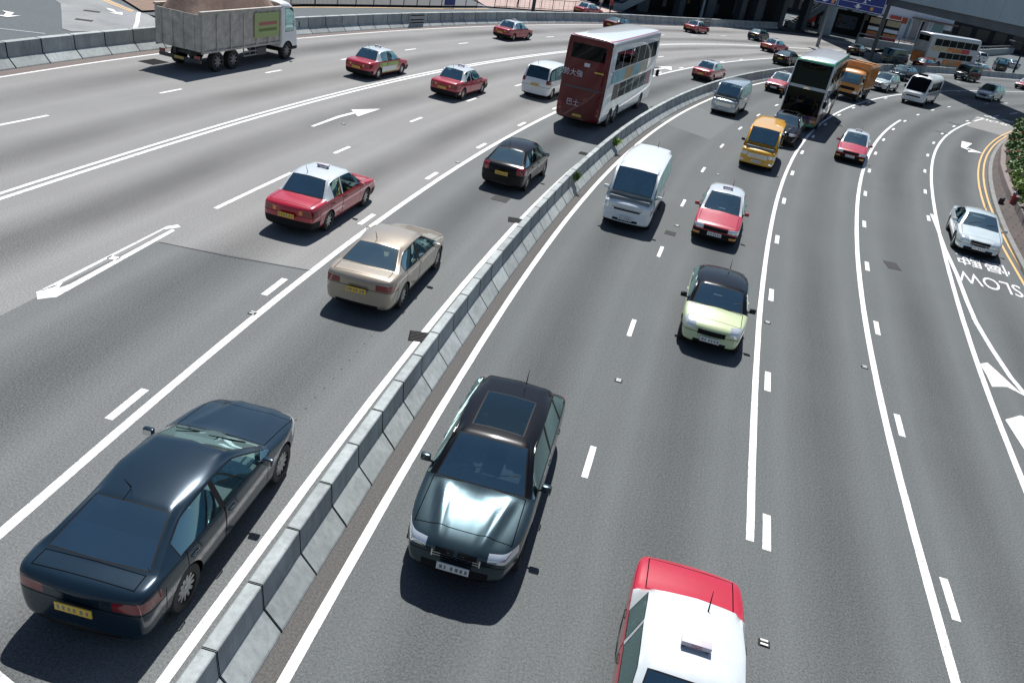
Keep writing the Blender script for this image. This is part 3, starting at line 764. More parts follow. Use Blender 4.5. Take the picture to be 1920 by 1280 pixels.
def lorry(name, kind, loc=(0,0,0), rz=0):
    root = empty(name, loc, rz)
    if kind == 'tipper': L, W, H, cm, bmat = 8.9, 1.25, 3.1, M['whitep'], M['tipper_body']
    else: L, W, H, cm, bmat = 5.8, 1.05, 2.55, M['orange'], M['orange']
    xf = L/2
    # cab
    S = [(xf-.05, bus_ring(W-.14, .55, 1.35, .15, .0), .10), (xf-.10, bus_ring(W-.05, .45, 1.45, .15, .0), .10), (xf-.22, bus_ring(W, .42, 1.6, .12, .0), .08), (xf-.50, bus_ring(W-.02, .42, H-.08, .14, .03), .08),
         (xf-1.2, bus_ring(W-.02, .42, H, .14, .03), 0), (xf-1.78, bus_ring(W-.02, .42, H-.02, .14, .03), 0), (xf-1.82, bus_ring(W-.10, .50, H-.10, .14, .0), 0)]
    sh = Shell(S, lambda i, j: None, 2, None, [(xf-1.15, .48, .54, W)], well_in=.36)
    C = sh.cut
    C((xf-.7, 9, -W+.14, W-.14, 1.50, H-.28), ('glass', 'glass'), nrm=('x', 1, .2))
    C((xf-1.45, xf-.55, W-.4, 3, 1.5, H-.35), ('glass', 'glass'), sym=True, nrm=('y', 1, .5))
    C((-9, xf-1.7, -W*.6, W*.6, 1.6, H-.4), ('glass', 'glass'), nrm=('x', -1, .5))
    C((-9, 9, -3, 3, 0, .70), ('bumper', 'black'))
    C((xf-.6, 9, -W*.7, W*.7, .95, 1.2), ('grille', 'black'), nrm=('x', 1, .1)); C((xf-.6, 9, W*.6, W*.92, .74, .92), ('headlight', 'lamp'), sym=True, nrm=('x', 1, .1))
    sh.finish(root, dict(paint=cm, black=M['black'], well=M['hole'], glass=M['glass'], lamp=M['lamp']))
    bm = bmesh.new(); box(bm, xf-1.7, xf-.6, -W+.15, W-.15, .95, 1.0); box(bm, xf-.6, xf-.25, -W+.15, W-.15, 1.1, 1.45, 0, .04); link_bm('cabin_floor', bm, M['cabin'], root)
    mirror_pair(root, xf-.3, W+.02, 1.7, M['black'], sy=.16, sz=.34)
    # chassis
    bm = bmesh.new()
    for y in (-.42, .42): box(bm, -xf+.25, xf-1.3, y-.06, y+.06, .72, .95)
    for x in (-xf+.4, -1.2, 0, 1.2): box(bm, x, x+.12, -.355, .355, .76, .90)
    box(bm, .4, 1.3, -W+.1, -W+.55, .45, .86, 0, .05); box(bm, .5, 1.2, W-.5, W-.1, .5, .86, 0, .05)
    box(bm, -xf+.05, -xf+.2, -W+.1, W-.1, .50, .66)
    link_bm('chassis', bm, M['dark_steel'], root, False)
    for sg in (-1, 1):
        bm = bmesh.new()
        for z in (.52, .72): box(bm, -.9, .3, sg*(W-.06)-.015, sg*(W-.06)+.015, z, z+.07)
        for x in (-.85, -.3, .22): box(bm, x, x+.05, sg*(W-.10)-.02, sg*(W-.10)+.02, .52, .95)
        link_bm('side_guard', bm, M['steel'], root)
    axs = (xf-1.15, -1.75, -3.05) if kind == 'tipper' else (xf-1.15, -1.6)
    wheels(root, axs, W-.04, .48, .34, 8, M['steel'])
    for sg in (-1, 1):
        bm = bmesh.new(); box(bm, -xf+.04, -xf+.1, sg*(W-.42), sg*(W-.12), .68, .84, 0, .01); link_bm('tail_light', bm, M['lamp_red'], root)
    plate(root, -xf+.02, .6, -1, M['plate_y'])
    # load body
    x0, x1 = -xf+.02, xf-1.95; z0, z1 = 1.05, (2.78 if kind == 'tipper' else 2.85)
    bm = bmesh.new()
    t = .06
    box(bm, x0, x1, -W+.02, W-.02, z0, z0+.10)
    for sg in (-1, 1):
        ya, yb = sorted((sg*W, sg*(W-t))); box(bm, x0, x1, ya, yb, z0+.103, z1, 0, .01)
        n = 7
        for k in range(n):
            x = x0+.05+(x1-x0-.2)*k/(n-1); ya, yb = sorted((sg*(W+.003), sg*(W+.06))); box(bm, x, x+.10, ya, yb, z0+.02, z1-.1)
        ya, yb = sorted((sg*(W-.09), sg*(W+.075))); box(bm, x0-.02, x1+.02, ya, yb, z1+.003, z1+.10)
        ya, yb = sorted((sg*(W+.0), sg*(W+.05))); box(bm, x0, x1, ya, yb, z0-.08, z0+.015)
    box(bm, x1-t, x1, -W+t+.002, W-t-.002, z0+.103, z1+.25, 0, .01)
    link_bm('tipping_body' if kind == 'tipper' else 'load_body', bm, bmat, root)
    bm = bmesh.new(); box(bm, x0-.05, x0-.004, -W+.02, W-.02, z0+.02, z1-.05, 0, .01)
    for y in (-.9, -.3, .3, .9): box(bm, x0-.10, x0-.053, y-.05, y+.05, z0+.05, z1-.1)
    link_bm('tailgate', bm, bmat, root)
    bm = bmesh.new()      # load
    if kind == 'tipper':
        nx, ny = 16, 8; g = [[bm.verts.new((x0+.01+(x1-t-x0-.02)*i/nx, -W+.07+(2*W-.14)*j/ny, z1-.05+.08*math.sin(i*.9)*math.cos(j*1.1)+random.uniform(-.03,.03)+1.15*min(1,2.2*math.sin(math.pi*i/nx))*min(1,1.6*math.sin(math.pi*j/ny)))) for j in range(ny+1)] for i in range(nx+1)]
        for i in range(nx):
            for j in range(ny): bm.faces.new((g[i][j], g[i+1][j], g[i+1][j+1], g[i][j+1]))
        link_bm('tarpaulin', bm, M['tarp'], root, True, 60)
        for (a, b, c, d, mk) in ((x1-2.6, x1-.25, z0+.35, z1-.15, 'limeside'), (x1-2.2, x1-.5, z0+.95, z0+1.12, 'red'), (x1-2.2, x1-.5, z0+.65, z0+.80, 'green')):
            for sg in (-1, 1):
                b2 = bmesh.new(); off = .064+(.004 if mk != 'limeside' else 0); ya, yb = sorted((sg*(W+off-.002), sg*(W+off))); box(b2, a, b, ya, yb, c, d); link_bm('side_banner', b2, M['banner_'+mk], root)
    else:
        for k in range(7):
            x = x0+.1+k*.6; 
            if x+.5 > x1-.1: break
            box(bm, x, x+.52, -W+.1, W-.1, z0+.2, z1+.1+.1*math.sin(k*2.1), 0, .06)
        link_bm('cargo', bm, M['orange_dk'], root, True)
    return root
M['tipper_body'] = mat('tipper_grey_brown', (.48,.45,.40), .6, noise=(2.5,.35)); M['tarp'] = mat('tarpaulin_brown', (.20,.13,.10), .85, noise=(3,.3), bump=(8,.5))
M['banner_limeside'] = mat('banner_green', (.36,.44,.18), .6); M['banner_red'] = mat('banner_red_stripe', (.42,.14,.12), .6); M['banner_green'] = mat('banner_olive_stripe', (.14,.22,.05), .6)
M['orange_dk'] = mat('cargo_ochre', (.42,.20,.06), .7, noise=(4,.4))
BUS_RED = dict(L=12.0, W=2.52, H=4.55, paint=M['buswhite'], rail=M['red'], roof=M['buswhite'], rear_mat=M['maroon'], ax=(3.3, -2.6, -3.95), uz=(3.05, 3.95), lz=(1.45, 2.25), rake=.45,
    usplit=(5.0, 3.4, 1.7, 0, -1.7, -3.4, -5.0)[::-1], lsplit=(4.6, 3.2, 1.6, 0, -1.6, -3.2)[::-1], seatm=M['maroon'])
BUS_GREEN = dict(rail_h=.20, L=11.3, W=2.5, H=4.40, paint=M['busgrey'], rail=M['green'], roof=M['buswhite'], low_mat=M['brownp'], low_z=1.25, ax=(3.1, -2.4, -3.7), uz=(2.95, 3.90), lz=(1.40, 2.20), rake=.25,
    usplit=(4.9, 3.2, 1.6, 0, -1.6, -3.2, -4.8)[::-1], lsplit=(4.7, 3.3, 1.6, 0, -1.6, -3.2, -4.6)[::-1], bump=M['green'])
BUS_AD = dict(BUS_RED, paint=M['busgrey'], rear_mat=M['busgrey'], rail=M['buswhite'], ax=(3.3, -2.6, -3.95))
LINES = {
 'L1': [(-2.1,6.71),(-1.62,10.59),(-1.07,14.48),(-0.47,18.36),(0.2,22.24),(0.94,26.13),(1.76,30.01),(2.65,33.89),(3.63,37.78),(4.69,41.66),(5.85,45.54),(7.11,49.43),(8.47,53.31),(9.95,57.19),(11.53,61.08),(13.24,64.96),(15.07,68.84),(17.03,72.73),(19.14,76.61),(21.38,80.5),(23.79,84.38),(26.35,88.26),(29.08,92.15),(31.98,96.03),(35.07,99.91),(38.36,103.8),(41.85,107.68),(45.56,111.56),(49.49,115.45),(53.65,119.33),(58.07,123.21),(62.75,127.1),(67.7,130.98)],
 'L2': [(2.04,12.65),(2.7,16.6),(3.42,20.54),(4.22,24.49),(5.1,28.43),(6.06,32.38),(7.13,36.32),(8.29,40.27),(9.55,44.21)],
 'L3': [(4.84,11.2),(5.64,15.09),(6.48,18.99),(7.36,22.89),(8.31,26.78),(9.31,30.68),(10.37,34.58),(11.51,38.47),(12.74,42.37),(14.05,46.27),(15.47,50.16),(16.99,54.06),(18.64,57.96),(20.42,61.85),(22.34,65.75),(24.41,69.65),(26.64,73.54),(29.05,77.44),(31.65,81.34),(34.45,85.23),(37.45,89.13),(40.68,93.03),(44.13,96.92),(47.83,100.82),(51.79,104.72),(56.01,108.61)],
 'L4': [(7.57,8.79),(8.31,12.66),(9.12,16.54),(10.02,20.42),(11,24.29),(12.06,28.17),(13.2,32.04),(14.41,35.92),(15.7,39.8),(17.08,43.67),(18.55,47.55),(20.12,51.42),(21.79,55.3),(23.59,59.18),(25.52,63.05),(27.6,66.93),(29.85,70.8),(32.3,74.68),(34.97,78.56),(37.89,82.43),(41.11,86.31),(44.64,90.18),(48.55,94.06)],
 'L5': [(11.64,14.83),(12.68,18.71),(13.82,22.6),(15.03,26.48),(16.29,30.36),(17.58,34.24),(18.92,38.12),(20.32,42),(21.78,45.88),(23.34,49.76),(25.01,53.64),(26.83,57.52),(28.82,61.41),(31,65.29),(33.38,69.17),(35.97,73.05),(38.78,76.93),(41.8,80.81),(45,84.69),(48.35,88.57)],
 'L0': [(-3.51,6.41),(-3.03,10.02),(-2.53,13.64),(-2,17.26),(-1.44,20.88),(-0.81,24.5),(-0.11,28.11),(0.67,31.73),(1.55,35.35)],
 'LE': [(-22.63,31.77),(-21.98,35.61),(-21.19,39.45),(-20.27,43.29),(-19.23,47.13),(-18.08,50.97),(-16.84,54.8),(-15.49,58.64),(-14.07,62.48),(-12.56,66.32),(-10.97,70.16),(-9.3,74),(-7.55,77.84),(-5.72,81.68),(-3.82,85.52),(-1.82,89.36),(0.27,93.2),(2.46,97.04),(4.76,100.88),(7.17,104.72),(9.72,108.56),(12.42,112.4)],
 'M2': [(-14.79,20.1),(-14.16,23.96),(-13.47,27.82),(-12.72,31.69),(-11.87,35.55),(-10.94,39.41),(-9.92,43.28),(-8.8,47.14),(-7.59,51),(-6.28,54.86),(-4.88,58.73),(-3.38,62.59),(-1.79,66.45),(-0.11,70.32),(1.67,74.18),(3.55,78.04),(5.54,81.91),(7.66,85.77),(9.91,89.63),(12.32,93.5),(14.91,97.36),(17.72,101.22),(20.78,105.09),(24.14,108.95),(27.85,112.81)],
 'M1': [(-6.85,8.24),(-6.45,12.19),(-5.98,16.14),(-5.42,20.08),(-4.77,24.03),(-4.04,27.98),(-3.23,31.92),(-2.34,35.87),(-1.36,39.82),(-0.31,43.76),(0.84,47.71),(2.07,51.66),(3.39,55.61),(4.81,59.55),(6.32,63.5),(7.93,67.45),(9.64,71.39),(11.47,75.34),(13.4,79.29),(15.45,83.23),(17.63,87.18),(19.94,91.13),(22.39,95.07)],
 'Md': [(-9.55,21.93),(-8.92,25.6),(-8.22,29.27),(-7.44,32.95),(-6.6,36.62),(-5.71,40.29),(-4.77,43.97),(-3.8,47.64),(-2.79,51.31)],
 'Q': [(-18.69,26.09),(-17.81,30.02),(-16.93,33.95),(-16.02,37.88),(-15.06,41.82),(-14.04,45.75),(-12.95,49.68),(-11.76,53.61),(-10.48,57.54),(-9.09,61.47),(-7.59,65.41),(-5.97,69.34),(-4.22,73.27),(-2.35,77.2),(-0.36,81.13),(1.75,85.06),(3.99,88.99),(6.33,92.93),(8.78,96.86),(11.32,100.79),(13.95,104.72),(16.64,108.65),(19.4,112.58),(22.18,116.51),(24.99,120.45)],
 'footR': [(-2.43,6.68),(-2,10.47),(-1.49,14.25),(-0.91,18.04),(-0.24,21.82),(0.51,25.61)],
 'footL': [(-22.99,32.47),(-22.37,36.33),(-21.64,40.18),(-20.79,44.04),(-19.83,47.89),(-18.76,51.75),(-17.58,55.6),(-16.28,59.46),(-14.88,63.32),(-13.37,67.17),(-11.76,71.03),(-10.03,74.88),(-8.21,78.74),(-6.28,82.59),(-4.25,86.45),(-2.13,90.31),(0.1,94.16),(2.41,98.02),(4.83,101.87),(7.33,105.73),(9.92,109.58),(12.6,113.44),(15.36,117.3),(18.2,121.15),(21.12,125.01)],
 'medL': [(1.19,36.68),(2.58,40.53),(3.97,44.39),(5.37,48.24),(6.76,52.1),(8.15,55.96),(9.55,59.81),(10.94,63.67),(12.33,67.52),(13.73,71.38),(15.12,75.23),(16.51,79.09),(17.91,82.95),(19.3,86.8),(20.69,90.66)],
 'Y': [(18.93,29.47),(20.04,33.21),(21.25,36.94),(22.55,40.68),(23.97,44.41),(25.51,48.15),(27.19,51.88),(29.01,55.62),(30.99,59.35),(33.14,63.09),(35.48,66.83),(38,70.56),(40.73,74.3)],
 'K': [(19.32,30.19),(20.63,34.18),(22.03,38.17),(23.54,42.16),(25.17,46.16),(26.92,50.15),(28.82,54.14),(30.88,58.13),(33.11,62.12),(35.53,66.12),(38.14,70.11)],
}
# ------------------------------------------------------------------ the curves of the road (metres, measured along the carriageways)
class Curve:
    def __init__(s, pts, y0=-14, y1=150, far=()):
        p = [tuple(q) for q in pts]
        a = (p[1][0]-p[0][0])/(p[1][1]-p[0][1]); n = [(p[0][0]+a*(y-p[0][1]), y) for y in np.arange(y0, p[0][1]-1, 4)]
        if far: p = p+list(far); 
        b = (p[-1][0]-p[-3][0])/(p[-1][1]-p[-3][1])
        f = [(p[-1][0]+b*(y-p[-1][1]), y) for y in np.arange(p[-1][1]+4, y1, 4)]
        P_ = np.array(n+p+f, float)
        ys = np.arange(P_[0,1], P_[-1,1], .5); xs = np.interp(ys, P_[:,1], P_[:,0])
        k = np.ones(9)/9; xs2 = np.convolve(np.pad(xs, 4, mode='reflect', reflect_type='odd'), k, 'valid')
        s.ys, s.xs = ys, xs2
        d = np.hypot(np.diff(xs2), np.diff(ys)); s.s = np.concatenate([[0], np.cumsum(d)])
    def x(s, y): return float(np.interp(y, s.ys, s.xs))
    def sy(s, y): return float(np.interp(y, s.ys, s.s))
    def at(s, d, off=0):            # point at arc length d, shifted off metres to the right
        y = float(np.interp(d, s.s, s.ys)); x = s.x(y); h = s.head(y)
        return Vector((x+math.sin(h)*off, y-math.cos(h)*off, 0)), h
    def head(s, y): return math.atan2(.8, s.x(y+.4)-s.x(y-.4))
CV = {k: Curve(v) for k, v in LINES.items() if k not in ('medL', 'L2', 'Md')}
def blend(a, b, t):
    c = Curve.__new__(Curve); ys = np.arange(-14, 148, .5)
    xs = np.array([CV[a].x(y)*(1-t)+CV[b].x(y)*t for y in ys]); c.ys, c.xs = ys, xs
    d = np.hypot(np.diff(xs), np.diff(ys)); c.s = np.concatenate([[0], np.cumsum(d)]); return c
CV['L2'] = blend('L1', 'L3', .5)
CV['Md'] = blend('M1', 'M2', .47)
def shift(a, off, y0=-14, y1=148):
    c = Curve.__new__(Curve); p = []
    s0 = CV[a]; 
    for d in np.arange(0, s0.s[-1], .5):
        v, h = s0.at(d, off); p.append((v.x, v.y))
    p = np.array(p); o = np.argsort(p[:,1]); c.ys = p[o,1]; c.xs = p[o,0]
    d = np.hypot(np.diff(c.xs), np.diff(c.ys)); c.s = np.concatenate([[0], np.cumsum(d)]); return c
CV['FR'] = shift('L1', -.38)
CV['BM'] = shift('L1', -.77)          # middle of the central barrier
CV['L0'] = shift('L1', -1.38)
CV['BL'] = shift('LE', -1.35)
def struct(name, bm, m, kind='structure', smooth=False):
    o = link_bm(name, bm, m, None, smooth); o['kind'] = kind; return o
def strip_bm(A, B, y0, y1, z, bm=None, step=1.5):
    bm = bm or bmesh.new(); uv = bm.loops.layers.uv.get('lane') or bm.loops.layers.uv.new('lane')
    ys = np.append(np.arange(y0, y1, step), y1); pr_ = None
    for y in ys:
        a = bm.verts.new((A.x(y), y, z)); b = bm.verts.new((B.x(y), y, z)); v = A.sy(y)
        if pr_:
            f = bm.faces.new((pr_[0], pr_[1], b, a)); f.normal_update()
            for lp in f.loops:
                lp[uv].uv = (0 if lp.vert in (a, pr_[0]) else 1, v if lp.vert in (a, b) else pr_[2])
            if f.normal.z < 0: f.normal_flip()
        pr_ = (a, b, v)
    return bm
def sheet(name, pts, z, m, kind='structure'):
    bm = bmesh.new(); bm.loops.layers.uv.new('lane'); poly(bm, pts, z); return struct(name, bm, m, kind)

sheet('ground', [(-500,-60),(600,-60),(600,700),(-500,700)], -.02, M['asph_side'])
Y1 = 146
bm = bmesh.new(); bm.loops.layers.uv.new('lane')
for a, b in (('LE','Q'), ('Q','M2')): strip_bm(CV[a], CV[b], -10, Y1, 0, bm)
strip_bm(CV['M2'], CV['Md'], -10, Y1, 0, bm); strip_bm(CV['Md'], CV['M1'], 19.0, Y1, 0, bm)
struct('road_outbound_outer_lanes', bm, M['asph_old'])
bm = strip_bm(CV['M1'], CV['L0'], -10, Y1, 0); strip_bm(CV['Md'], CV['M1'], -10, 19.0, 0, bm)
struct('road_outbound_inner_lanes', bm, M['asph_mid'])
bm = strip_bm(CV['L0'], CV['FR'], -10, Y1, 0); struct('median_strip', bm, M['asph_mid'])
bm = strip_bm(CV['FR'], CV['L1'], -10, Y1, 0)
struct('median_gutter', bm, M['shoulder'])
bm = strip_bm(CV['BL'], CV['LE'], -10, Y1, 0); struct('road_edge_gutter', bm, M['shoulder2'])
KX = CV['K']
Yr = shift('Y', .35); CV['Yr'] = Yr
bm = bmesh.new(); bm.loops.layers.uv.new('lane')
for a, b in (('L1','L2'), ('L2','L3'), ('L3','L4'), ('L4','L5')): strip_bm(CV[a], CV[b], -10, Y1, 0, bm)
strip_bm(CV['L5'], CV['K'], 18, 88, 0, bm); CV['L5w'] = shift('L5', 2.6); strip_bm(CV['L5'], CV['L5w'], -10, 18, 0, bm)
struct('road_inbound_lanes', bm, M['asph_new'])
# repaired patches of a slightly different asphalt
def patch(name, pts, m): sheet(name, pts, .003, m)
patch('road_repair_patch', [(6.2,47.9),(8.9,45.3),(11.6,52.6),(9.2,55.4)], M['asph_mid'])
patch('road_repair_patch', [(34.4,70.3),(37.5,67.5),(42.2,74.6),(38.9,78.3)], M['asph_old'])
# concrete apron, side street and pavements beyond the outer barrier
sheet('side_road_apron', [(-33.4,52.3),(-31.2,50.2),(-29.4,47.3),(-28.0,45.0),(-26.9,43.2),(-26.2,42.9),(-25.5,44.2),(-24.4,47.4),(-24.0,49.5),(-25.0,51.6),(-27.3,52.3),(-33.5,57.0),(-40,62),(-42,58)], .0, M['apron'])
sheet('side_road_apron', [(-24.4,47.5),(-24.0,49.5),(-27.0,52.4),(-21.5,69.0),(-14,82.5),(-8.5,94),(-2,103),(4,110),(12,121),(18,128),(14,116),(-4,92),(-12,74),(-19.5,54)], .0, M['asph_side'])
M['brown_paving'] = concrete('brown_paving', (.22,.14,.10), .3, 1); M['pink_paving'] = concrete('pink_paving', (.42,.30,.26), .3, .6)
sheet('pavement', [(-29.8,55.2),(-27.2,52.4),(-25.2,60),(-23.2,72),(-40,75),(-45,70)], .10, M['brown_paving'])
sheet('pavement', [(-24.6,62),(-21.6,69.7),(-18.4,76.3),(-14.4,84.1),(-9.6,94.5),(-13,100),(-24,84),(-30,70)], .12, M['dark_steel'])  # shadow on this pavement is put into its dark colour
sheet('pavement', [(-9.6,94.5),(-4.6,100.6),(0,107.5),(3.0,112),(7.0,121),(-6,135),(-16,112)], .12, M['pink_paving'])
sheet('pavement', [(52,172),(61,181),(70,175),(76,178),(80,186),(66,192),(48,196)], .10, M['pink_paving'])
sheet('side_street', [(44,160),(56,160),(62,168),(70,173),(62,181),(50,172)], .02, M['apron'])

# ------------------------------------------------------------------ painted markings
MZ = .005
def line(bm, cv, y0, y1, off=0, w=.15, z=MZ, jit=.004):
    s0, s1 = cv.sy(y0), cv.sy(y1); d = s0; pr_ = None; rnd = random.Random(int(y0*7+off*100))
    while True:
        j = rnd.uniform(-jit, jit); a, _ = cv.at(d, off-w/2+j); b, _ = cv.at(d, off+w/2+rnd.uniform(-jit, jit))
        va = bm.verts.new((a.x, a.y, z)); vb = bm.verts.new((b.x, b.y, z))
        if pr_:
            f = bm.faces.new((pr_[0], pr_[1], vb, va)); f.normal_update()
            if f.normal.z < 0: f.normal_flip()
        pr_ = (va, vb)
        if d >= s1: break
        d = min(d+.8, s1)
def dash(bm, cv, y, ln, off=0, w=.15):
    s_ = cv.sy(y); a = float(np.interp(s_-ln/2, cv.s, cv.ys)); b = float(np.interp(s_+ln/2, cv.s, cv.ys)); line(bm, cv, a, b, off, w, MZ)
bm = bmesh.new()
line(bm, CV['L1'], -8, 140, 0, .15); line(bm, CV['L0'], -8, 140, 0, .15); line(bm, CV['LE'], 10, 140, 0, .13)
line(bm, CV['L3'], 11.2, 132, 0, .15); line(bm, CV['L4'], -4, 66.6, 0, .16)
line(bm, CV['L5'], -2, 72.8, 0, .15)
line(bm, CV['M1'], -6, 130, 0, .17); line(bm, CV['M2'], -4, 126, -.13, .13); line(bm, CV['M2'], -4, 126, .17, .15)
struct('lane_lines', bm, M['white'])
bm = bmesh.new()
s_ = CV['L3'].sy(11.6)
for k in range(0, 17): dash(bm, CV['L3'], float(np.interp(s_+6.05*k, CV['L3'].s, CV['L3'].ys)), 1.05, .30)
s_ = CV['L4'].sy(10.7)
for k in range(-1, 17): dash(bm, CV['L4'], float(np.interp(s_+5.95*k, CV['L4'].s, CV['L4'].ys)), 1.05, .32)
s_ = CV['L5'].sy(36.6)
for k in range(0, 8): dash(bm, CV['L5'], float(np.interp(s_+5.85*k, CV['L5'].s, CV['L5'].ys)), 1.0, -.36)
s_ = CV['M1'].sy(11.8)
for k in range(-1, 15): dash(bm, CV['M1'], float(np.interp(s_+5.85*k, CV['M1'].s, CV['M1'].ys)), 1.1, -.36, .16)
s_ = CV['L2'].sy(12.7)
for k in range(-2, 18): dash(bm, CV['L2'], float(np.interp(s_+6.5*k, CV['L2'].s, CV['L2'].ys)), 1.1, 0, .12)
for y, ln in ((24.3,4.6),(30.4,1.3),(37.5,1.3),(44.3,1.3),(51.3,1.3),(58,1.4),(65,1.4),(72,1.4),(79,1.4)): dash(bm, CV['Md'], y, ln, 0, .14)
for y, ln in ((26.2,3.6),(34.5,1.4),(42.2,1.4),(49.5,1.4),(57.1,1.5),(64.5,1.5),(71.5,1.5),(78.6,1.5),(86,1.5),(93,1.6),(100,1.6),(107,1.6),(114,1.6)): dash(bm, CV['Q'], y, ln, 0, .14)
for y, ln in ((75.6,3.6),(81,2.0),(86,3)): dash(bm, CV['L5'], y, ln, 0, .14)
struct('lane_dashes', bm, M['white'])
# split double line where the slip road leaves
def wpoly(pts, w=.15):
    b_ = bmesh.new(); P_ = [Vector((*p, 0)) for p in pts]; pv = None
    for i, p in enumerate(P_):
        d = (P_[min(i+1, len(P_)-1)]-P_[max(i-1, 0)]).normalized(); n_ = Vector((d.y, -d.x, 0))*w/2
        a = b_.verts.new((p.x-n_.x, p.y-n_.y, MZ+.003)); b = b_.verts.new((p.x+n_.x, p.y+n_.y, MZ+.003))
        if pv:
            f = b_.faces.new((pv[0], pv[1], b, a)); f.normal_update()
            if f.normal.z < 0: f.normal_flip()
        pv = (a, b)
    return b_
struct('slip_road_line', wpoly([(18.55,37.6),(17.9,35.3),(16.95,32.1),(16.1,28.9),(15.3,26.2),(14.75,24.2),(14.35,22.2),(14.05,20.4),(13.95,18.9),(13.9,15),(14.0,8),(14.2,0)]), M['white'])
bm = bmesh.new(); line(bm, CV['Y'], 20, 80, 0, .10); line(bm, CV['Y'], 20, 80, .30, .10)
struct('double_yellow_lines', bm, M['yellow'])
def marks(name, polys, m=None, z=MZ+.002):
    b_ = bmesh.new()
    for p in polys: poly(b_, p, z)
    return struct(name, b_, m or M['white'])
# hatched nose of the slip road
marks('hatching_mark', [[(13.40,20.95),(13.72,21.15),(13.78,20.6),(13.86,19.75),(13.92,19.35),(13.62,19.72),(13.30,19.62),(13.12,19.55),(13.30,20.3)],
   [(12.62,17.75),(13.22,18.15),(13.5,17.9),(13.6,17.1),(12.95,16.75),(12.7,16.5),(12.42,16.3)], [(14.75,24.6),(14.86,24.3),(14.5,22.6),(14.62,23.2)]])
marks('corner_mark', [[(-5.9,6.3),(-5.43,6.14),(-5.17,6.02),(-5.24,5.5),(-5.9,5.5)]])
# long lozenge that starts the lane line on the left
marks('lozenge_mark', [[(-10.72,15.25),(-10.50,14.95),(-10.22,15.2),(-9.74,19.9),(-9.85,20.0),(-10.32,15.9),(-10.42,15.6),(-10.50,15.9)],
   [(-10.70,15.3),(-10.55,15.6),(-10.03,19.85),(-9.72,20.2),(-9.86,20.35),(-10.06,20.1)], [(-10.36,17.5),(-10.10,17.5),(-10.08,17.7),(-10.34,17.7)]])
# lane arrows
marks('lane_arrow', [[(-10.05,33.0),(-9.92,33.0),(-9.45,35.3),(-9.05,36.6),(-9.22,36.7),(-9.62,35.4)], [(-9.42,37.1),(-8.83,36.1),(-8.3,38.3)]])
marks('lane_arrow', [[(6.6,67.7),(6.75,67.6),(8.6,71.2),(8.45,71.4)], [(8.1,71.7),(9.2,71.0),(9.4,73.4)]])
marks('lane_arrow', [[(30.3,61.6),(30.95,61.3),(29.35,58.7),(29.0,58.75)], [(29.0,58.76),(29.35,58.71),(29.65,58.4),(29.25,58.0)], [(29.62,59.0),(30.2,57.9),(28.9,57.3)]])
marks('turn_arrow', [[(-29.1,51.6),(-28.8,51.2),(-27.9,50.5),(-28.2,50.2),(-27.3,50.2),(-27.8,51.1),(-28.0,50.8),(-28.6,51.5)]], None, .012)
marks('turn_arrow', [[(-31.4,45.0),(-30.9,44.6),(-30.5,43.8),(-30.9,43.5),(-30.1,43.5),(-30.0,44.5),(-30.3,44.1),(-30.7,45.0)]])
struct('give_way_line', wpoly([(-24.6,46.4),(-25.7,48.9),(-26.5,50.5),(-27.3,52.2)], .22), M['white'])
struct('kerb_yellow_line', wpoly([(-31.0,54.4),(-29.2,53.0),(-27.6,51.9)], .14), M['yellow']); struct('kerb_yellow_line', wpoly([(-31.3,55.0),(-29.4,53.5),(-27.7,52.3)], .14), M['yellow'])
struct('kerb_yellow_line', wpoly([(-24,62.5),(-21.3,69.2),(-17.6,76.6),(-13.6,84.2),(-9.2,93.4)], .2), M['yellow'])
struct('side_road_line', wpoly([(-32.2,40.2),(-30.0,39.9),(-28.2,40.6),(-26.6,41.2)], .06), M['white'])
def road_text(name, s, pos, head, size, sx, sy, z=MZ+.002):
    b_ = text_bm(s, size, extrude=0)
    b_.transform(Matrix.Translation((pos[0], pos[1], z)) @ Matrix.Rotation(head, 4, 'Z') @ Matrix.Diagonal((sx, sy, 1, 1)))
    for f in b_.faces:
        f.normal_update()
        if f.normal.z < 0: f.normal_flip()
    return struct(name, b_, M['white'])
hd = CV['L5'].head(29)+math.pi/2
road_text('road_lettering', 'SLOW', (17.45,29.25), hd+.0, 1.0, .80, 1.95)
road_text('road_lettering', '慢駛', (18.15,31.4), hd+.0, 1.0, 1.02, 1.55)
hd2 = CV['Y'].head(70)+math.pi/2
road_text('road_lettering', 'SLOW', (40.1,77.1), hd2-.10, 1.0, .95, 2.3)
road_text('road_lettering', '慢駛', (41.8,79.6), hd2-.10, 1.0, 1.3, 2.0)
# expansion joint / crack lines
struct('road_joint', wpoly([(-9.75,19.0),(-7.9,18.9),(-5.55,18.95)], .02), M['black'])

# ------------------------------------------------------------------ ironwork in the road
def grate(name, x, y, rz, w, l, label, cat='drain grate', bars=6):
    root = empty(name, (x, y, 0), rz); tag(root, label, cat)
    b_ = bmesh.new(); z = .012
    for (a, b, c, d) in ((-l/2, l/2, -w/2, -w/2+.035), (-l/2, l/2, w/2-.035, w/2), (-l/2, -l/2+.035, -w/2+.036, w/2-.036), (l/2-.035, l/2, -w/2+.036, w/2-.036)): box(b_, a, b, c, d, -.01, z)
    link_bm('frame', b_, M['iron'], root)
    b_ = bmesh.new()
    for k in range(bars):
        x0 = -l/2+.06+(l-.14)*k/(bars-1); box(b_, x0, x0+.030, -w/2+.037, w/2-.037, -.008, z-.002)
    link_bm('bars', b_, M['iron_bar'], root)
    b_ = bmesh.new(); poly(b_, [(-l/2+.036,-w/2+.036),(l/2-.036,-w/2+.036),(l/2-.036,w/2-.036),(-l/2+.036,w/2-.036)], .0075); link_bm('pit', b_, M['hole'], root)
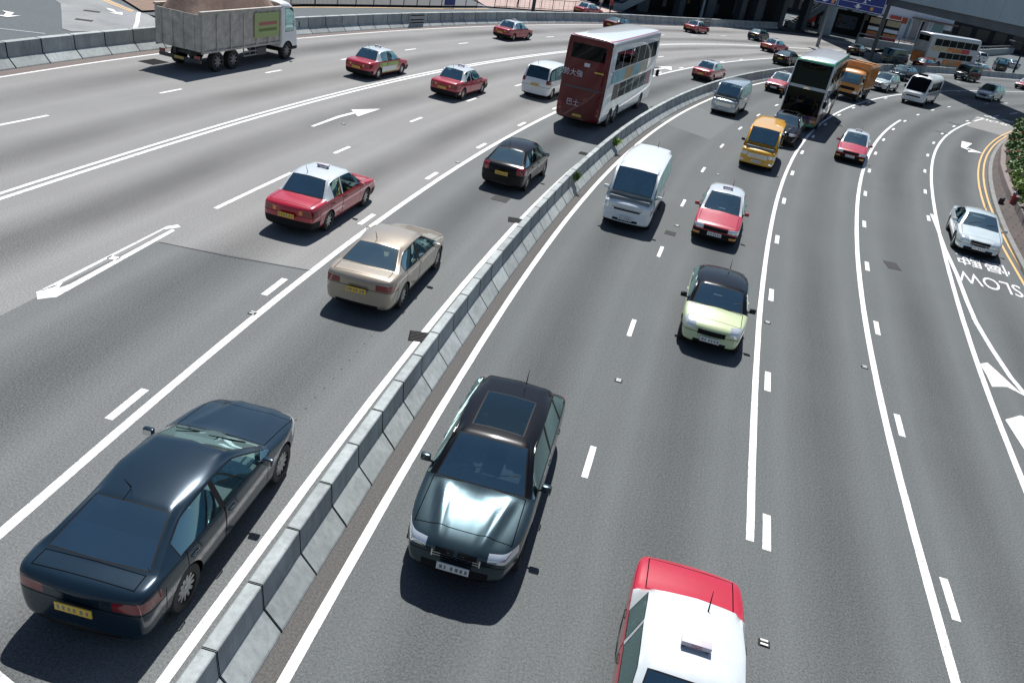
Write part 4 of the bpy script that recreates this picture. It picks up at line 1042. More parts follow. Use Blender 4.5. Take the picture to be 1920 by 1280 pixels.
grate('drain_grate', -2.13, 16.45, CV['L1'].head(16.4)+.25, .62, .50, 'black slotted drain grate interrupting the white line by the median barrier', bars=6)
grate('drain_grate', -.62, 25.9, CV['L1'].head(26)+.25, .55, .50, 'small dark drain grate at the median line right of the beige sedan')
grate('drain_grate', 1.75, 36.9, CV['L1'].head(36), .5, .5, 'small dark drain grate by the median line behind the double-decker bus')
def cover(x, y, rz, w, l, label, m=None):
    b_ = bmesh.new(); box(b_, -l/2, l/2, -w/2, w/2, -.01, .010, 0, .004)
    for i in range(6):
        for j in range(6): box(b_, -l/2+.05+(l-.14)*i/5, -l/2+.08+(l-.14)*i/5, -w/2+.04+(w-.12)*j/5, -w/2+.07+(w-.12)*j/5, .0102, .0135)
    o = link_bm('manhole_cover', b_, m or M['iron'], None); o.location = (x, y, .001); o.rotation_euler = (0, 0, rz); tag(o, label, 'manhole cover')
M['iron_grey'] = mat('worn_iron', (.07,.07,.07), .85, 0, spec=.1, noise=(20,.3))
cover(-1.35, 28.0, CV['L1'].head(28), .6, .7, 'worn square manhole cover on the road behind the black hatchback', M['iron_grey'])
cover(13.5, 28.6, CV['L4'].head(28)+.2, .5, .8, 'dark oblong manhole cover alone in the lane left of the lower SLOW lettering', M['iron_grey'])
cover(-20.0, 39.4, CV['LE'].head(39), .9, 1.2, 'dark patchwork manhole cover on the road behind the tipper lorry')
cover(20.15, 58.8, CV['L3'].head(58)+.3, .35, 1.5, 'narrow manhole cover in the lane right of the green trimmed bus', M['iron_grey'])
cover(33.3, 70.2, CV['L5'].head(70)+1.5, .25, 1.0, 'upper of two thin slot covers left of the curved slip road line', M['iron_grey'])
cover(29.75, 64.0, CV['L5'].head(64)+1.5, .25, 1.0, 'lower of two thin slot covers left of the curved slip road line', M['iron_grey'])
cover(4.95, 27.6, CV['L2'].head(28), .4, .45, 'small grey manhole cover at the left front corner of the middle red taxi', M['iron_grey'])
cover(15.0, 20.0, CV['L5'].head(22), .5, .6, 'manhole cover at the right edge beside the hatched arrow marks', M['iron_grey'])
cover(-27.6, 46.5, .3, .5, .9, 'dark oval cover on the pale concrete apron top left, nearer one', M['iron_grey'])
cover(-28.9, 49.6, .3, .5, .9, 'dark oval cover on the pale concrete apron top left, farther one', M['iron_grey'])
def stud(x, y, rz, label):
    root = empty('road_stud', (x, y, .0), rz); tag(root, label, 'road stud', 'reflecting studs set in the road')
    b_ = bmesh.new(); box(b_, -.07, .07, -.09, .09, -.01, .012, 0, .005); link_bm('casing', b_, M['black'], root)
    for sx in (-1, 1):
        b_ = bmesh.new(); box(b_, min(sx*.02, sx*.06), max(sx*.02, sx*.06), -.06, .06, .012, .03, 0, .006); link_bm('reflector', b_, M['stud'], root)
for (x, y, cv, lb) in ((-6.1,16.1,'M1','road stud on the line left of the bottom left dark sedan'), (2.62,16.1,'L2','road stud alone between the dark sport utility car and the lime car lane'),
    (4.62,8.85,'L3','road stud right of the cropped taxi at the bottom edge'), (7.2,21.1,'L3','road stud on the long line right of the lime car'), (9.5,19.3,'L4','road stud touching the second long line from the right'),
    (5.3,28.6,'L2','road stud between the white van and the middle red taxi'), (-3.5,31.6,'M1','road stud at the line behind the black hatchback'), (-9.0,34.3,'M1','dark road stud left of the right pointing lane arrow'),
    (8.2,37.6,'L2','road stud on the dashes left of the amber van')):
    stud(x, y, CV[cv].head(y), lb)

# ------------------------------------------------------------------ concrete barriers, block by block
def block_mesh(ln, prof, bev=.012):
    b_ = bmesh.new(); n = len(prof); e = [[b_.verts.new((sx*ln/2, y, z)) for (y, z) in prof] for sx in (-1, 1)]
    for i in range(n-1): b_.faces.new((e[0][i], e[1][i], e[1][i+1], e[0][i+1]))
    b_.faces.new(e[0]); b_.faces.new(e[1][::-1]); b_.faces.new((e[0][n-1], e[1][n-1], e[1][0], e[0][0]))
    bmesh.ops.recalc_face_normals(b_, faces=b_.faces)
    es = [ed for ed in b_.edges if ed.calc_length() > .02 and min(v.co.z for v in ed.verts) > .01 or abs(ed.verts[0].co.x-ed.verts[1].co.x) < .001]
    bmesh.ops.bevel(b_, geom=[ed for ed in es if len(ed.link_faces) == 2], offset=bev, segments=2, affect='EDGES')
    for f in b_.faces:
        f.normal_update()
        if abs(f.normal.x) > .6: f.material_index = 1
    return b_
def prof(h, bw, tw, hk, kw): return [(-bw,0),(-bw+.01,.05),(-kw,hk),(-tw,h-.01),(-tw+.01,h),(tw-.01,h),(tw,h-.01),(kw,hk),(bw-.01,.05),(bw,0)]
def barrier_run(cv, y0, y1, ln, gap, h, pr_, name, label, group, special={}, off=0, zz=-.01):
    o0 = None; d = cv.sy(y0); i = 0; s1 = cv.sy(y1)
    b_ = block_mesh(ln-gap, pr_); first = link_bm(name, b_, [M['barrier'], M['gap']], None, False)
    joint = None
    while d < s1:
        p, hd_ = cv.at(d+ln/2, off)
        o = first if i == 0 else first.copy()
        if i: COL.objects.link(o)
        o.location = (p.x, p.y, zz+random.uniform(-.004, .004)); o.rotation_euler = (0, 0, hd_+random.uniform(-.006, .006))
        tag(o, special.get(i, label), 'concrete barrier', None if i in special else group)
        d += ln; i += 1
    return i
barrier_run(CV['BM'], 3.0, 141, 1.13, .020, .80, prof(.80, .41, .105, .38, .135), 'barrier_block', 'short pale grey concrete block of the long curved median barrier', 'concrete blocks of the median barrier')
n_ = barrier_run(CV['BL'], 24, 146, 1.95, .045, 1.0, prof(1.02, .56, .17, .43, .20), 'barrier_block', 'tall grey concrete block of the outer barrier along the far left carriageway edge', 'concrete blocks of the outer barrier', off=.05)

# steel drain panels set in front of the outer barrier
for yy, lb in ((69.0, 'slatted steel panel set into the outer barrier above the green sided taxi'), (124.5, 'slatted steel panel set into the outer barrier at its far end')):
    p, hd_ = CV['BL'].at(CV['BL'].sy(yy), .44); root = empty('steel_panel', (p.x, p.y, 0), hd_); tag(root, lb, 'steel panel')
    b_ = bmesh.new(); box(b_, -1.05, 1.05, -.03, .03, .03, 1.08, 0, .01); link_bm('plate', b_, M['barrier'], root)
    b_ = bmesh.new()
    for z in (.30, .52, .86): box(b_, -.98, .98, -.075, -.032, z, z+.07)
    link_bm('slats', b_, M['black'], root)
# cracks and the row of loop cuts in the inner lane
bm = bmesh.new(); s_ = CV['L0'].sy(8)
for k in range(60):
    v, h_ = CV['L0'].at(s_+k*.42, -1.02); a = Vector((math.cos(h_), math.sin(h_), 0)); n_ = Vector((-a.y, a.x, 0))
    q = [v-a*.022-n_*.007, v+a*.022-n_*.007, v+a*.022+n_*.007, v-a*.022+n_*.007]; poly(bm, [(p.x, p.y) for p in q], .004)
struct('road_core_holes', bm, M['gap'])
# ------------------------------------------------------------------ vehicles on the road
def place(o, x, y, cv, inbound, L, ref, dh=0):
    """(x, y): middle of the bumper that faces the camera; ref 'rear' or 'front'"""
    c = CV[cv]; 
    h = c.head(y + L*.35)
    f = Vector((math.cos(h), math.sin(h), 0))
    ctr = Vector((x, y, 0))*.979 + f*(L/2)
    o.location = ctr; o.rotation_euler = (0, 0, h + (math.pi if inbound else 0) + dh)
def v_car(kind, name, label, cat, x, y, cv, inbound, group=None, dh=0, **kw):
    P_ = dict(kind, **kw); o = car(name, P_); tag(o, label, cat, group); place(o, x, y, cv, inbound, P_['L'], 0, dh); return o
TG = 'red taxis with silver roofs'
taxi0 = car('taxi', TAXI); taxi_sign(taxi0, -.15, 1.53)
_first = [True]
def v_taxi(label, x, y, cv, inbound, dh=0):
    if _first[0]: o = taxi0; _first[0] = False
    else: o = copy_tree(taxi0)
    tag(o, label, 'taxi', TG); place(o, x, y, cv, inbound, TAXI['L'], 0, dh); return o
# outbound, seen from behind
v_car(LUX, 'sedan', 'glossy dark blue sedan seen from behind in the bottom left corner', 'car', -4.85, 6.85, 'M1', False)
v_car(SEDAN, 'sedan', 'champagne beige sedan driving away left of the median barrier', 'car', -3.98, 17.35, 'M1', False)
v_car(HATCH, 'hatchback', 'black hatchback driving away behind the red rear of the double-decker bus', 'car', -1.55, 29.5, 'L1', False)
v_taxi('red taxi with silver roof beside the beige sedan, nearest of those driving away', -7.15, 21.5, 'M1', False)
v_taxi('red taxi driving away left of the white people carrier', -6.25, 44.0, 'M2', False)
v_car(dict(MPV, xb=-1.95, H=1.9, W=1.82, wt=.84), 'van', 'white people carrier partly hidden behind the red rear of the bus', 'van', -1.45, 48.9, 'M1', False, paint=M['whitep'], glass=M['glass_dark'])
tg = car('taxi', dict(TAXI, side=M['limeside'])); taxi_sign(tg, -.15, 1.53); tag(tg, 'red taxi with leaf green and white advert panels along its doors', 'taxi'); place(tg, -11.35, 45.3, 'M2', False, 4.68, 0)
for ch in tg.children:
    if ch.name.startswith('door') and not ch.name.startswith('door_h'):
        ch.data.materials.clear(); ch.data.materials.append(M['limeside'])
for sg in (-1, 1):
    b_ = bmesh.new(); ya, yb = sorted((sg*.853, sg*.858)); box(b_, -1.0, .6, ya, yb, .40, .66); link_bm('advert_panel', b_, M['plate_w'], tg)
v_taxi('red taxi by the outer barrier, first one ahead of the tipper lorry', -5.8, 71.9, 'LE', False)
v_taxi('red taxi with silver roof hugging the median barrier ahead of the tall bus', 11.3, 69.0, 'L1', False)
v_taxi('red taxi with silver roof following the outer barrier toward the dark underpass', 15.2, 111.5, 'Q', False)
v_taxi('distant red taxi right behind the small black sedan driving away', 24.1, 105.0, 'M2', False)
v_taxi('distant red taxi beyond the outer barrier near the pink pavement', .6, 107.5, 'LE', False)
v_taxi('tiny far red taxi half hidden between the advert bus and the dark van', 61.5, 131, 'L1', False)
v_car(SEDAN, 'sedan', 'dark maroon sedan with green tinted glass hidden behind the white bus roof', 'car', 4.3, 95.5, 'LE', False, paint=M['maroon'], roof=M['dgreen'])
v_car(LUX, 'sedan', 'small black sedan with pale green rear glass left of the green trimmed bus', 'car', 23.2, 92.6, 'M1', False, paint=M['blackp'])
v_car(HATCH, 'hatchback', 'dark hatchback in the shade at the end of the sunlit outer barrier', 'car', 24.9, 117.5, 'LE', False, paint=M['navy'])
v_car(SEDAN, 'sedan', 'black sedan in shadow right of the tall lamp post', 'car', 40.6, 123.5, 'M1', False, paint=M['blackp'])
v_car(GVAN, 'van', 'dark grey van driving away beneath the footbridge', 'van', 44.3, 120.2, 'L1', False, glass=M['glass_dark'])
v_car(HATCH, 'hatchback', 'dark red hatchback beside the front wheels of the advert bus', 'car', 49.0, 120.5, 'L1', False, paint=M['maroon'])
v_car(MPV, 'people_carrier', 'far white people carrier right of the advert bus', 'van', 76.5, 160.5, 'L1', False, paint=M['whitep'], glass=M['glass_dark'])
v_car(GVAN, 'van', 'far dark van behind the thin black lamp pole at the right edge', 'van', 72.6, 145.0, 'L1', False, paint=M['dgreen'])
v_car(SEDAN, 'sedan', 'far silver sedan at the right edge ahead of the dark van', 'car', 82.5, 160.0, 'L1', False, paint=M['silver'])
# inbound, seen from the front
v_car(SUV, 'sport_utility_car', 'glossy dark teal sport utility car with black sunroof', 'car', -.25, 8.95, 'L1', True)
v_car(MINI, 'small_car', 'lime green small car with black roof', 'car', 5.1, 18.75, 'L2', True, dh=0)
v_taxi('red taxi with silver roof approaching right of the white van', 6.5, 27.6, 'L2', True)
v_taxi('cropped red taxi with white roof at the bottom edge', 2.58, 4.75, 'L2', True)
v_taxi('red taxi with silver roof alone in the lane right of the amber van', 17.2, 46.6, 'L3', True)
v_taxi('red taxi half hidden behind the left side of the green trimmed bus', 17.75, 70.2, 'L1', True)
v_taxi('red taxi cut by the right edge of the picture near the median', 62.5, 118.0, 'L3', True)
v_car(WVAN, 'van', 'white van approaching beside the median barrier, nearest van', 'van', 3.2, 27.5, 'L1', True)
v_car(VAN, 'van', 'amber yellow van with chrome grille', 'van', 10.55, 40.7, 'L2', True)
v_car(SVAN, 'van', 'silver van approaching below the red taxi near the median bend', 'van', 11.0, 54.8, 'L1', True)
v_car(SUV, 'sport_utility_car', 'black sport utility car squeezed between the amber van and the green trimmed bus', 'car', 13.35, 48.0, 'L2', True, paint=M['blackp'])
v_car(SILVER_SUV, 'sport_utility_car', 'silver sport utility car behind the orange lorry', 'car', 31.5, 85.0, 'L2', True)
v_car(SUV, 'sport_utility_car', 'dark blue sport utility car behind the silver one in the bridge shadow', 'car', 38.4, 99.5, 'L1', True, paint=M['navy'])
v_car(MPV, 'people_carrier', 'silver people carrier approaching right of the white minibus', 'car', 46.7, 94.8, 'L3', True)
v_car(GVAN, 'van', 'black van approaching below the far advert bus', 'van', 52.6, 114.8, 'L1', True, paint=M['blackp'], glass=M['glass_dark'])
v_car(COUPE, 'sedan', 'pearl silver two-door car on the slip road next to the planter', 'car', 18.35, 32.3, 'L5', True)
# buses, minibus and lorries
def ad_panels(root, W, items):
    for (x0, x1, z0, z1, m_) in items:
        for sg in (-1, 1):
            b_ = bmesh.new(); ya, yb = sorted((sg*(W+.001), sg*(W+.006))); box(b_, x0, x1, ya, yb, z0, z1); link_bm('advert_panel', b_, m_, root)
M['ad_cyan'] = mat('advert_cyan', (.30,.55,.60), .5, noise=(2,.3)); M['ad_ochre'] = mat('advert_ochre', (.50,.40,.24), .5, noise=(3,.4)); M['ad_cream'] = mat('advert_cream', (.60,.55,.42), .5, noise=(3,.3))
M['ad_brown'] = mat('advert_brown', (.16,.12,.10), .5, noise=(2,.5)); M['ad_pink'] = mat('advert_pink', (.55,.28,.30), .5, noise=(3,.3)); M['ad_orange'] = mat('advert_orange', (.60,.20,.05), .5, noise=(1.5,.5)); M['ad_red'] = mat('advert_red', (.45,.02,.03), .5)
M['lettering_pale'] = mat('lettering_pale', (.55,.52,.60), .5); M['lettering_yellow'] = mat('lettering_yellow', (.55,.42,.08), .5)
b1 = double_decker('double_decker_bus', BUS_RED); tag(b1, 'double-decker bus with dark red rear, white sides and red roof line', 'bus'); place(b1, 1.12, 43.1, 'L1', False, 12.0, 0, .015)
ad_panels(b1, 1.262, [(-5.2,-2.6,2.36,2.98,M['ad_cyan']), (-2.58,-.6,2.36,2.98,M['ad_ochre']), (-.58,1.0,2.36,2.98,M['ad_cyan']), (1.02,3.0,2.36,2.98,M['ad_cream'])])
ad_panels(b1, 1.263, [(-4.4,-3.28,1.45,2.25,M['ad_brown']), (3.3,4.4,1.5,2.25,M['ad_pink'])])
def rear_text(root, s, x, y, z, size, m_, tilt=0):
    t = text_bm(s, size, extrude=.004)
    t.transform(Matrix.Translation((x, y, z)) @ Matrix.Rotation(-math.pi/2, 4, 'Z') @ Matrix.Rotation(math.pi/2, 4, 'X'))
    link_bm('rear_lettering', t, m_, root)
xr_ = -6.0-.02
rear_text(b1, '勢大強', xr_, .62, 2.56, .36, M['lettering_pale']); rear_text(b1, '巴士', xr_+.0, .35, 1.10, .36, M['lettering_pale'])
b_ = bmesh.new(); box(b_, xr_-.006, xr_, -.20, .10, 3.08, 3.26, 0, .002); link_bm('route_panel', b_, M['lettering_pale'], b1)
b_ = bmesh.new(); box(b_, xr_-.006, xr_, -1.0, -.5, 2.86, 2.93, 0, .002); link_bm('fleet_mark', b_, M['lettering_yellow'], b1)
b2 = double_decker('double_decker_bus', BUS_GREEN); tag(b2, 'grey double-decker bus with green roof edge and black glass front, approaching', 'bus'); place(b2, 15.75, 54.4, 'L2', True, 11.3, 0, .02)
for (y, z, m_) in ((.25, .95, 'lamp_amber'), (-.2, .90, 'black'), (.60, .95, 'blue')):
    b_ = bmesh.new(); c_ = Vector((5.58, y, z)); 
    tube(b_, [c_, c_+Vector((.08,0,0))], .10, 14); link_bm('front_badge', b_, M[m_], b2)
b_ = bmesh.new(); box(b_, 5.52, 5.56, -.25, .25, 2.60, 2.74, 0, .01); link_bm('front_lamp', b_, M['lamp'], b2)
b3 = double_decker('double_decker_bus', dict(BUS_AD)); tag(b3, 'far double-decker bus with orange and red adverts on white sides', 'bus'); place(b3, 51.6, 126.4, 'L1', False, 12.0, 0, -.12)
ad_panels(b3, 1.263, [(-5.2,-1.8,2.36,2.98,M['ad_ochre']), (-1.78,1.6,2.36,2.98,M['ad_orange']), (1.62,3.4,2.36,2.98,M['ad_red']), (-5.6,-3.4,.5,1.4,M['ad_orange']), (-1.9,2.6,.6,1.35,M['ad_orange']), (-.6,.8,.7,1.2,M['ad_ochre'])])
b_ = bmesh.new(); box(b_, -6.055, -6.03, -1.0, 1.0, .55, 1.9, 0, .005); link_bm('rear_advert', b_, M['ad_orange'], b3)
mb = minibus('minibus'); tag(mb, 'white minibus with dark windows in front of the bridge shadow', 'minibus'); place(mb, 32.8, 79.0, 'L2', True, 7.0, 0, .0)
tk = lorry('tipper_lorry', 'tipper'); tag(tk, 'tipper lorry with grey brown load body and green banner, by the outer barrier top left', 'lorry'); place(tk, -18.75, 40.2, 'LE', False, 7.6, 0, .03)
ol = lorry('orange_lorry', 'b'); tag(ol, 'orange lorry directly behind the green trimmed bus', 'lorry'); place(ol, 24.3, 72.8, 'L2', True, 7.2, 0)
# ------------------------------------------------------------------ footbridge, gantry sign, buildings
M['clad'] = mat('cladding_blue_grey', (.30,.37,.41), .45, .1, noise=(.25,.10)); M['girder'] = mat('girder_slate', (.07,.085,.095), .6, noise=(.4,.25))
M['deckc'] = concrete('deck_concrete', (.22,.23,.24), .2, .5)
fb = empty('footbridge', (41.0, 110, 0)); tag(fb, 'long footbridge with pale blue grey cladding crossing the road top right', 'footbridge')
def local(o, pts): return pts
k = 0
y = -52.0
while y < 48:
    b_ = bmesh.new(); box(b_, -.16, -.04, y+.02, y+3.98, 7.97-.02, 11.4, 0, .015); link_bm('cladding_panel', b_, M['clad'], fb)
    b_ = bmesh.new(); box(b_, 6.64, 6.76, y+.02, y+3.98, 7.95, 11.4, 0, .015); link_bm('cladding_panel', b_, M['clad'], fb)
    y += 4
b_ = bmesh.new(); box(b_, .10, .55, -52, 48, 7.1, 8.0); box(b_, 6.05, 6.5, -52, 48, 7.1, 8.0)
for yy in range(-50, 48, 5): box(b_, .553, 6.047, yy, yy+.3, 7.25, 7.8)
link_bm('girder', b_, M['girder'], fb)
b_ = bmesh.new(); box(b_, -.03, 6.63, -52, 48, 8.003, 8.25); box(b_, -.3, 6.9, -52, 48, 11.403, 11.6); link_bm('deck', b_, M['deckc'], fb)
for (px_, py_) in ((1.4, -34.6), (3.2, 44.0)):
    b_ = bmesh.new(); box(b_, px_-.5, px_+1.5, py_-.6, py_+.6, -.05, 7.1, 0, .08); link_bm('pier', b_, M['clad'], fb, True)
# overhead direction sign
sg_ = empty('direction_sign', (37.1, 120.9, 0), math.atan2(-.7, .7)); tag(sg_, 'blue overhead direction sign with white plane symbol and arrows', 'road sign')
# local x runs along the sign to its right end, local -y faces the traffic side seen here
def sbox(name, x0, x1, z0, z1, m_, yo=0, par=None, t=.004):
    b_ = bmesh.new(); box(b_, x0, x1, -.09-yo-t, -.09-yo, z0, z1); return link_bm(name, b_, m_, par or sg_)
M['white_sign'] = mat('sign_white', (.72,.75,.78), .5)
for (x0, x1) in ((-5.2, -1.7), (-1.55, 5.2)):
    b_ = bmesh.new(); box(b_, x0, x1, -.085, -.03, 5.75, 9.4, 0, .012); pn = link_bm('sign_panel', b_, M['blue'], sg_)
    for (a, b, c, d) in ((x0+.05, x1-.05, 5.80, 5.86), (x0+.05, x1-.05, 6.62 if x0 > -2 else 6.4, 6.67 if x0 > -2 else 6.45), (x0+.05, x0+.10, 5.87, 9.3), (x1-.10, x1-.05, 5.87, 9.3)): sbox('sign_border', a, b, c, d, M['white_sign'], 0, pn)
    b_ = bmesh.new(); box(b_, x0-.05, x1+.05, .05, .35, 5.70, 5.9); box(b_, x0, x1, .05, .35, 8.9, 9.1)
    xx = x0
    while xx < x1-.8:
        tube(b_, [(xx, .2, 5.9), (xx+.8, .2, 8.9)], .05, 6); xx += .8
    link_bm('truss', b_, M['dark_steel'], sg_)
def spoly(name, pts, m_, yo=.001):
    b_ = bmesh.new(); f = b_.faces.new([b_.verts.new((x, -.09-yo, z)) for x, z in pts]); r = bmesh.ops.extrude_face_region(b_, geom=[f])
    for v in r['geom']:
        if isinstance(v, bmesh.types.BMVert): v.co.y -= .004
    bmesh.ops.recalc_face_normals(b_, faces=b_.faces); return link_bm(name, b_, m_, sg_)
cx_, cz_ = 2.3, 7.35
spoly('plane_symbol', [(cx_+a*.9, cz_+b*.9) for a, b in ((0,.75),(.11,.55),(.11,.22),(.78,-.12),(.78,-.26),(.11,-.08),(.08,-.42),(.28,-.58),(.28,-.68),(0,-.60),(-.28,-.68),(-.28,-.58),(-.08,-.42),(-.11,-.08),(-.78,-.26),(-.78,-.12),(-.11,.22),(-.11,.55))], M['white_sign'])
for xx in (1.5, -3.6):
    spoly('arrow_symbol', [(xx, 5.95), (xx+.62, 6.28), (xx+.22, 6.24), (xx+.22, 6.52), (xx-.22, 6.52), (xx-.22, 6.24), (xx-.62, 6.28)], M['white_sign'])
sbox('route_shield', 3.35, 3.75, 6.05, 6.45, M['lamp_amber'], .001); sbox('route_shield', -2.5, -2.1, 6.0, 6.36, M['lamp_amber'], .001)
b_ = bmesh.new()
for (a, b, c, d) in ((-.5,1.1,6.95,7.02),(-.5,1.1,7.7,7.77),(-.5,-.43,7.03,7.69),(1.03,1.1,7.03,7.69),(-.3,.9,7.2,7.28),(-.1,.02,7.29,7.62),(.35,.48,7.29,7.62),(-.3,.9,7.42,7.49)): box(b_, a, b, -.098, -.094, c, d)
link_bm('destination_box', b_, M['white_sign'], sg_)
for xx in (.6, 2.9):
    b_ = bmesh.new(); box(b_, xx, xx+.3, -.9, -.1, 5.50, 5.66, 0, .03); link_bm('lamp_housing', b_, M['black'], sg_)
b_ = bmesh.new(); box(b_, 5.35, 5.75, .0, .4, -.1, 9.5, 0, .03); link_bm('gantry_post', b_, M['dark_steel'], sg_)

# lamp posts
def lamp_post(x, y, h, r, label, m_, arm=0, rz=0):
    root = empty('lamp_post', (x, y, 0), rz); tag(root, label, 'lamp post')
    b_ = bmesh.new(); tube(b_, [(0,0,-.05), (0,0,1.3), (0,0,1.32), (0,0,h)], [r*1.25, r*1.25, r, r*.6], 12)
    tube(b_, [(0,0,h), (.4,0,h+.5), (1.8,0,h+.7)], r*.45, 8); link_bm('post', b_, m_, root, True)
    b_ = bmesh.new(); box(b_, 1.6, 2.5, -.16, .16, h+.62, h+.8, 0, .05); link_bm('lantern', b_, M['steel'], root, True)
lamp_post(35.9, 124.7, 12, .20, 'tall grey lamp post left of the blue overhead sign', M['steel'], rz=R(-120))
lamp_post(74.0, 143.5, 4.1, .13, 'short black leaning looking pole at the far right edge', M['black'], rz=R(150))
lamp_post(-4.6, 99.4, 10, .17, 'dark lamp post standing where the pink pavement begins', M['dark_steel'], rz=R(200))
lamp_post(20.0, 136.0, 10, .20, 'pale lamp post in front of the dark underpass columns', M['clad'], rz=R(-120))
lamp_post(26.75, 46.0, 10, .12, 'grey lamp post rising out of the planter on the right', M['steel'], rz=R(160))

# podium building behind the outer barrier, arcade shade put into its near-black walls
M['shade_dark_wall'] = mat('shade_dark_wall', (.012,.014,.018), .8, noise=(.5,.5)); M['column'] = mat('column_stone', (.055,.07,.085), .6, noise=(1,.2)); M['dark_glass'] = mat('shop_glass_dark', (.01,.014,.02), .15)
pb = empty('podium_building', (24, 140, 0), math.atan2(.62, .78)); tag(pb, 'podium building coloured dark as shade with an open arcade behind the outer barrier', 'building')
b_ = bmesh.new(); box(b_, -22, 24, 7.5, 8.0, -.1, 13); box(b_, -22, 24, -1.5, 7.497, 6.2, 13); link_bm('wall', b_, M['shade_dark_wall'], pb)  # unseen overhanging upper part shaped to shade the arcade below
for i, xx in enumerate((-17, -9.5, -3.0, 4.6, 8.7, 15, 21.5)):
    b_ = bmesh.new(); w_ = .95 if i in (2, 4) else .6; box(b_, xx-w_, xx+w_, .0, 1.3, -.1, 6.197, 0, .04); link_bm('column', b_, M['column'], pb)
rnd = random.Random(3)
M['poster'] = mat('poster_blue', (.03,.06,.12), .4); M['poster2'] = mat('poster_pale', (.18,.20,.22), .5); M['poster3'] = mat('poster_ochre', (.35,.22,.05), .5); M['poster4'] = mat('poster_red', (.2,.02,.02), .5)
for (a, b, c, d, m_) in ((-6.5,-5.7,.5,2.4,'poster2'),(-2.2,-1.9,1.0,2.6,'poster4'),(-1.0,-.4,1.5,3.5,'poster3'),(2.2,3.6,1.2,2.6,'poster'),(3.9,4.3,.6,3.2,'poster2'),(6.1,6.9,.3,2.0,'poster'),(10.6,12.6,.6,3,'poster'),(17,19,.5,3,'poster'),(12.9,13.3,.8,2.6,'poster2')):
    b_ = bmesh.new(); box(b_, a, b, 7.40, 7.49, c, d); link_bm('shop_window', b_, M[m_], pb)
sheet('arcade_floor_shade', [(5,120.5),(14,127.5),(22,133),(32,141),(44,150),(40,166),(20,158),(-2,136)], .05, M['shade_dark_wall'])  # near-black sheet paints the shade on the ground before and under the arcade
# rising escalators
M['esc_side'] = mat('escalator_side', (.20,.25,.28), .5, noise=(.8,.15)); M['rail_black'] = mat('handrail_black', (.015,.015,.018), .4)
def escalator(x, y, rz, run, rise, w_, label, cat='escalator'):
    root = empty('escalator', (x, y, 0), rz); tag(root, label, cat)
    for yy in (-w_/2, w_/2):
        b_ = bmesh.new()
        pts = [(0,0),(1.4,0),(run,rise-.9),(run+2,rise-.9),(run+2,rise+.9),(run,rise+.9),(1.2,1.0),(0,1.0)]
        vs = [[b_.verts.new((px, yy+s*.07, pz)) for px, pz in pts] for s in (-1, 1)]
        b_.faces.new(vs[0]); b_.faces.new(vs[1][::-1])
        for i in range(len(pts)): j = (i+1) % len(pts); b_.faces.new((vs[0][i], vs[0][j], vs[1][j], vs[1][i]))
        bmesh.ops.recalc_face_normals(b_, faces=b_.faces); link_bm('balustrade', b_, M['esc_side'], root)
        b_ = bmesh.new(); tube(b_, [(-.2,yy,.9),(0,yy,1.12),(1.2,yy,1.12),(run,yy,rise+1.02),(run+2,yy,rise+1.02)], .07, 6); link_bm('handrail', b_, M['rail_black'], root, True)
    b_ = bmesh.new(); n = int(run/.4)
    for i in range(n): box(b_, i*run/n, (i+1)*run/n-.01, -w_/2+.08, w_/2-.08, rise*i/n-.1, rise*(i+1)/n, 0)
    link_bm('steps', b_, M['dark_steel'], root)
escalator(38.4, 156.6, R(8), 8.5, 7.0, 1.5, 'grey escalator rising to the right beside the dark arcade')
escalator(5.4, 124.0, R(22), 10, 6, 1.6, 'pale grey escalator rising at the top edge above the white bus roof')
# small fast food style shop under a thin slab
sl_ = empty('corner_shop', (49.5, 163, 0), R(-14)); tag(sl_, 'corner shop with colourful front under a flat grey canopy slab', 'shop')
b_ = bmesh.new(); box(b_, -7.5, 6, -3.5, 4, 4.35, 4.85, 0, .03); link_bm('canopy', b_, M['clad'], sl_)
b_ = bmesh.new(); box(b_, -7.5, 6, 3.0, 3.5, 0, 4.347); link_bm('wall', b_, M['shade_dark_wall'], sl_)
b_ = bmesh.new()
for xx in (-7, -2.2, -1.6, 3.8): box(b_, xx, xx+.35, -2.2, -1.8, 0, 4.347)
link_bm('post', b_, M['dark_steel'], sl_)
for (a, b, c, d, m_) in ((-5.6,-4.2,.9,3.9,'ad_red'),(-3.6,-3.0,.9,2.5,'poster2'),(-.4,3.2,1.0,3.4,'poster'),(-.2,.6,2.2,2.9,'poster3'),(.9,1.6,1.7,2.1,'lettering_yellow'),(1.9,2.9,2.5,3.0,'ad_cream'),(-.2,2.6,1.2,1.35,'white_sign'),(-.3,.1,1.2,2.0,'ad_red'),(4.3,6,3.1,4.1,'ad_ochre')):
    b_ = bmesh.new(); box(b_, a, b, 2.90, 2.99, c, d); link_bm('shop_window', b_, M[m_], sl_)
b_ = bmesh.new(); box(b_, 5.0, 10.5, -.6, 2.4, .0, 4.2, 0, .1); kk = link_bm('kiosk', b_, M['shade_dark_wall'], None); kk.location = (49.5, 163, 0); kk.rotation_euler = (0,0,R(-14)); tag(kk, 'orange blue and red striped kiosk right of the corner shop', 'kiosk')
for (c, d, m_) in ((3.0,4.0,'ad_ochre'),(1.9,2.5,'white_sign'),(1.2,1.7,'ad_orange'),(.7,1.1,'ad_red'),(.3,.68,'poster')):
    for (xa, xb) in ((5.1,7.4),(8.0,10.4)):
        b_ = bmesh.new(); box(b_, xa, xb, -.66, -.605, c, d); link_bm('striped_panel', b_, M[m_], kk)
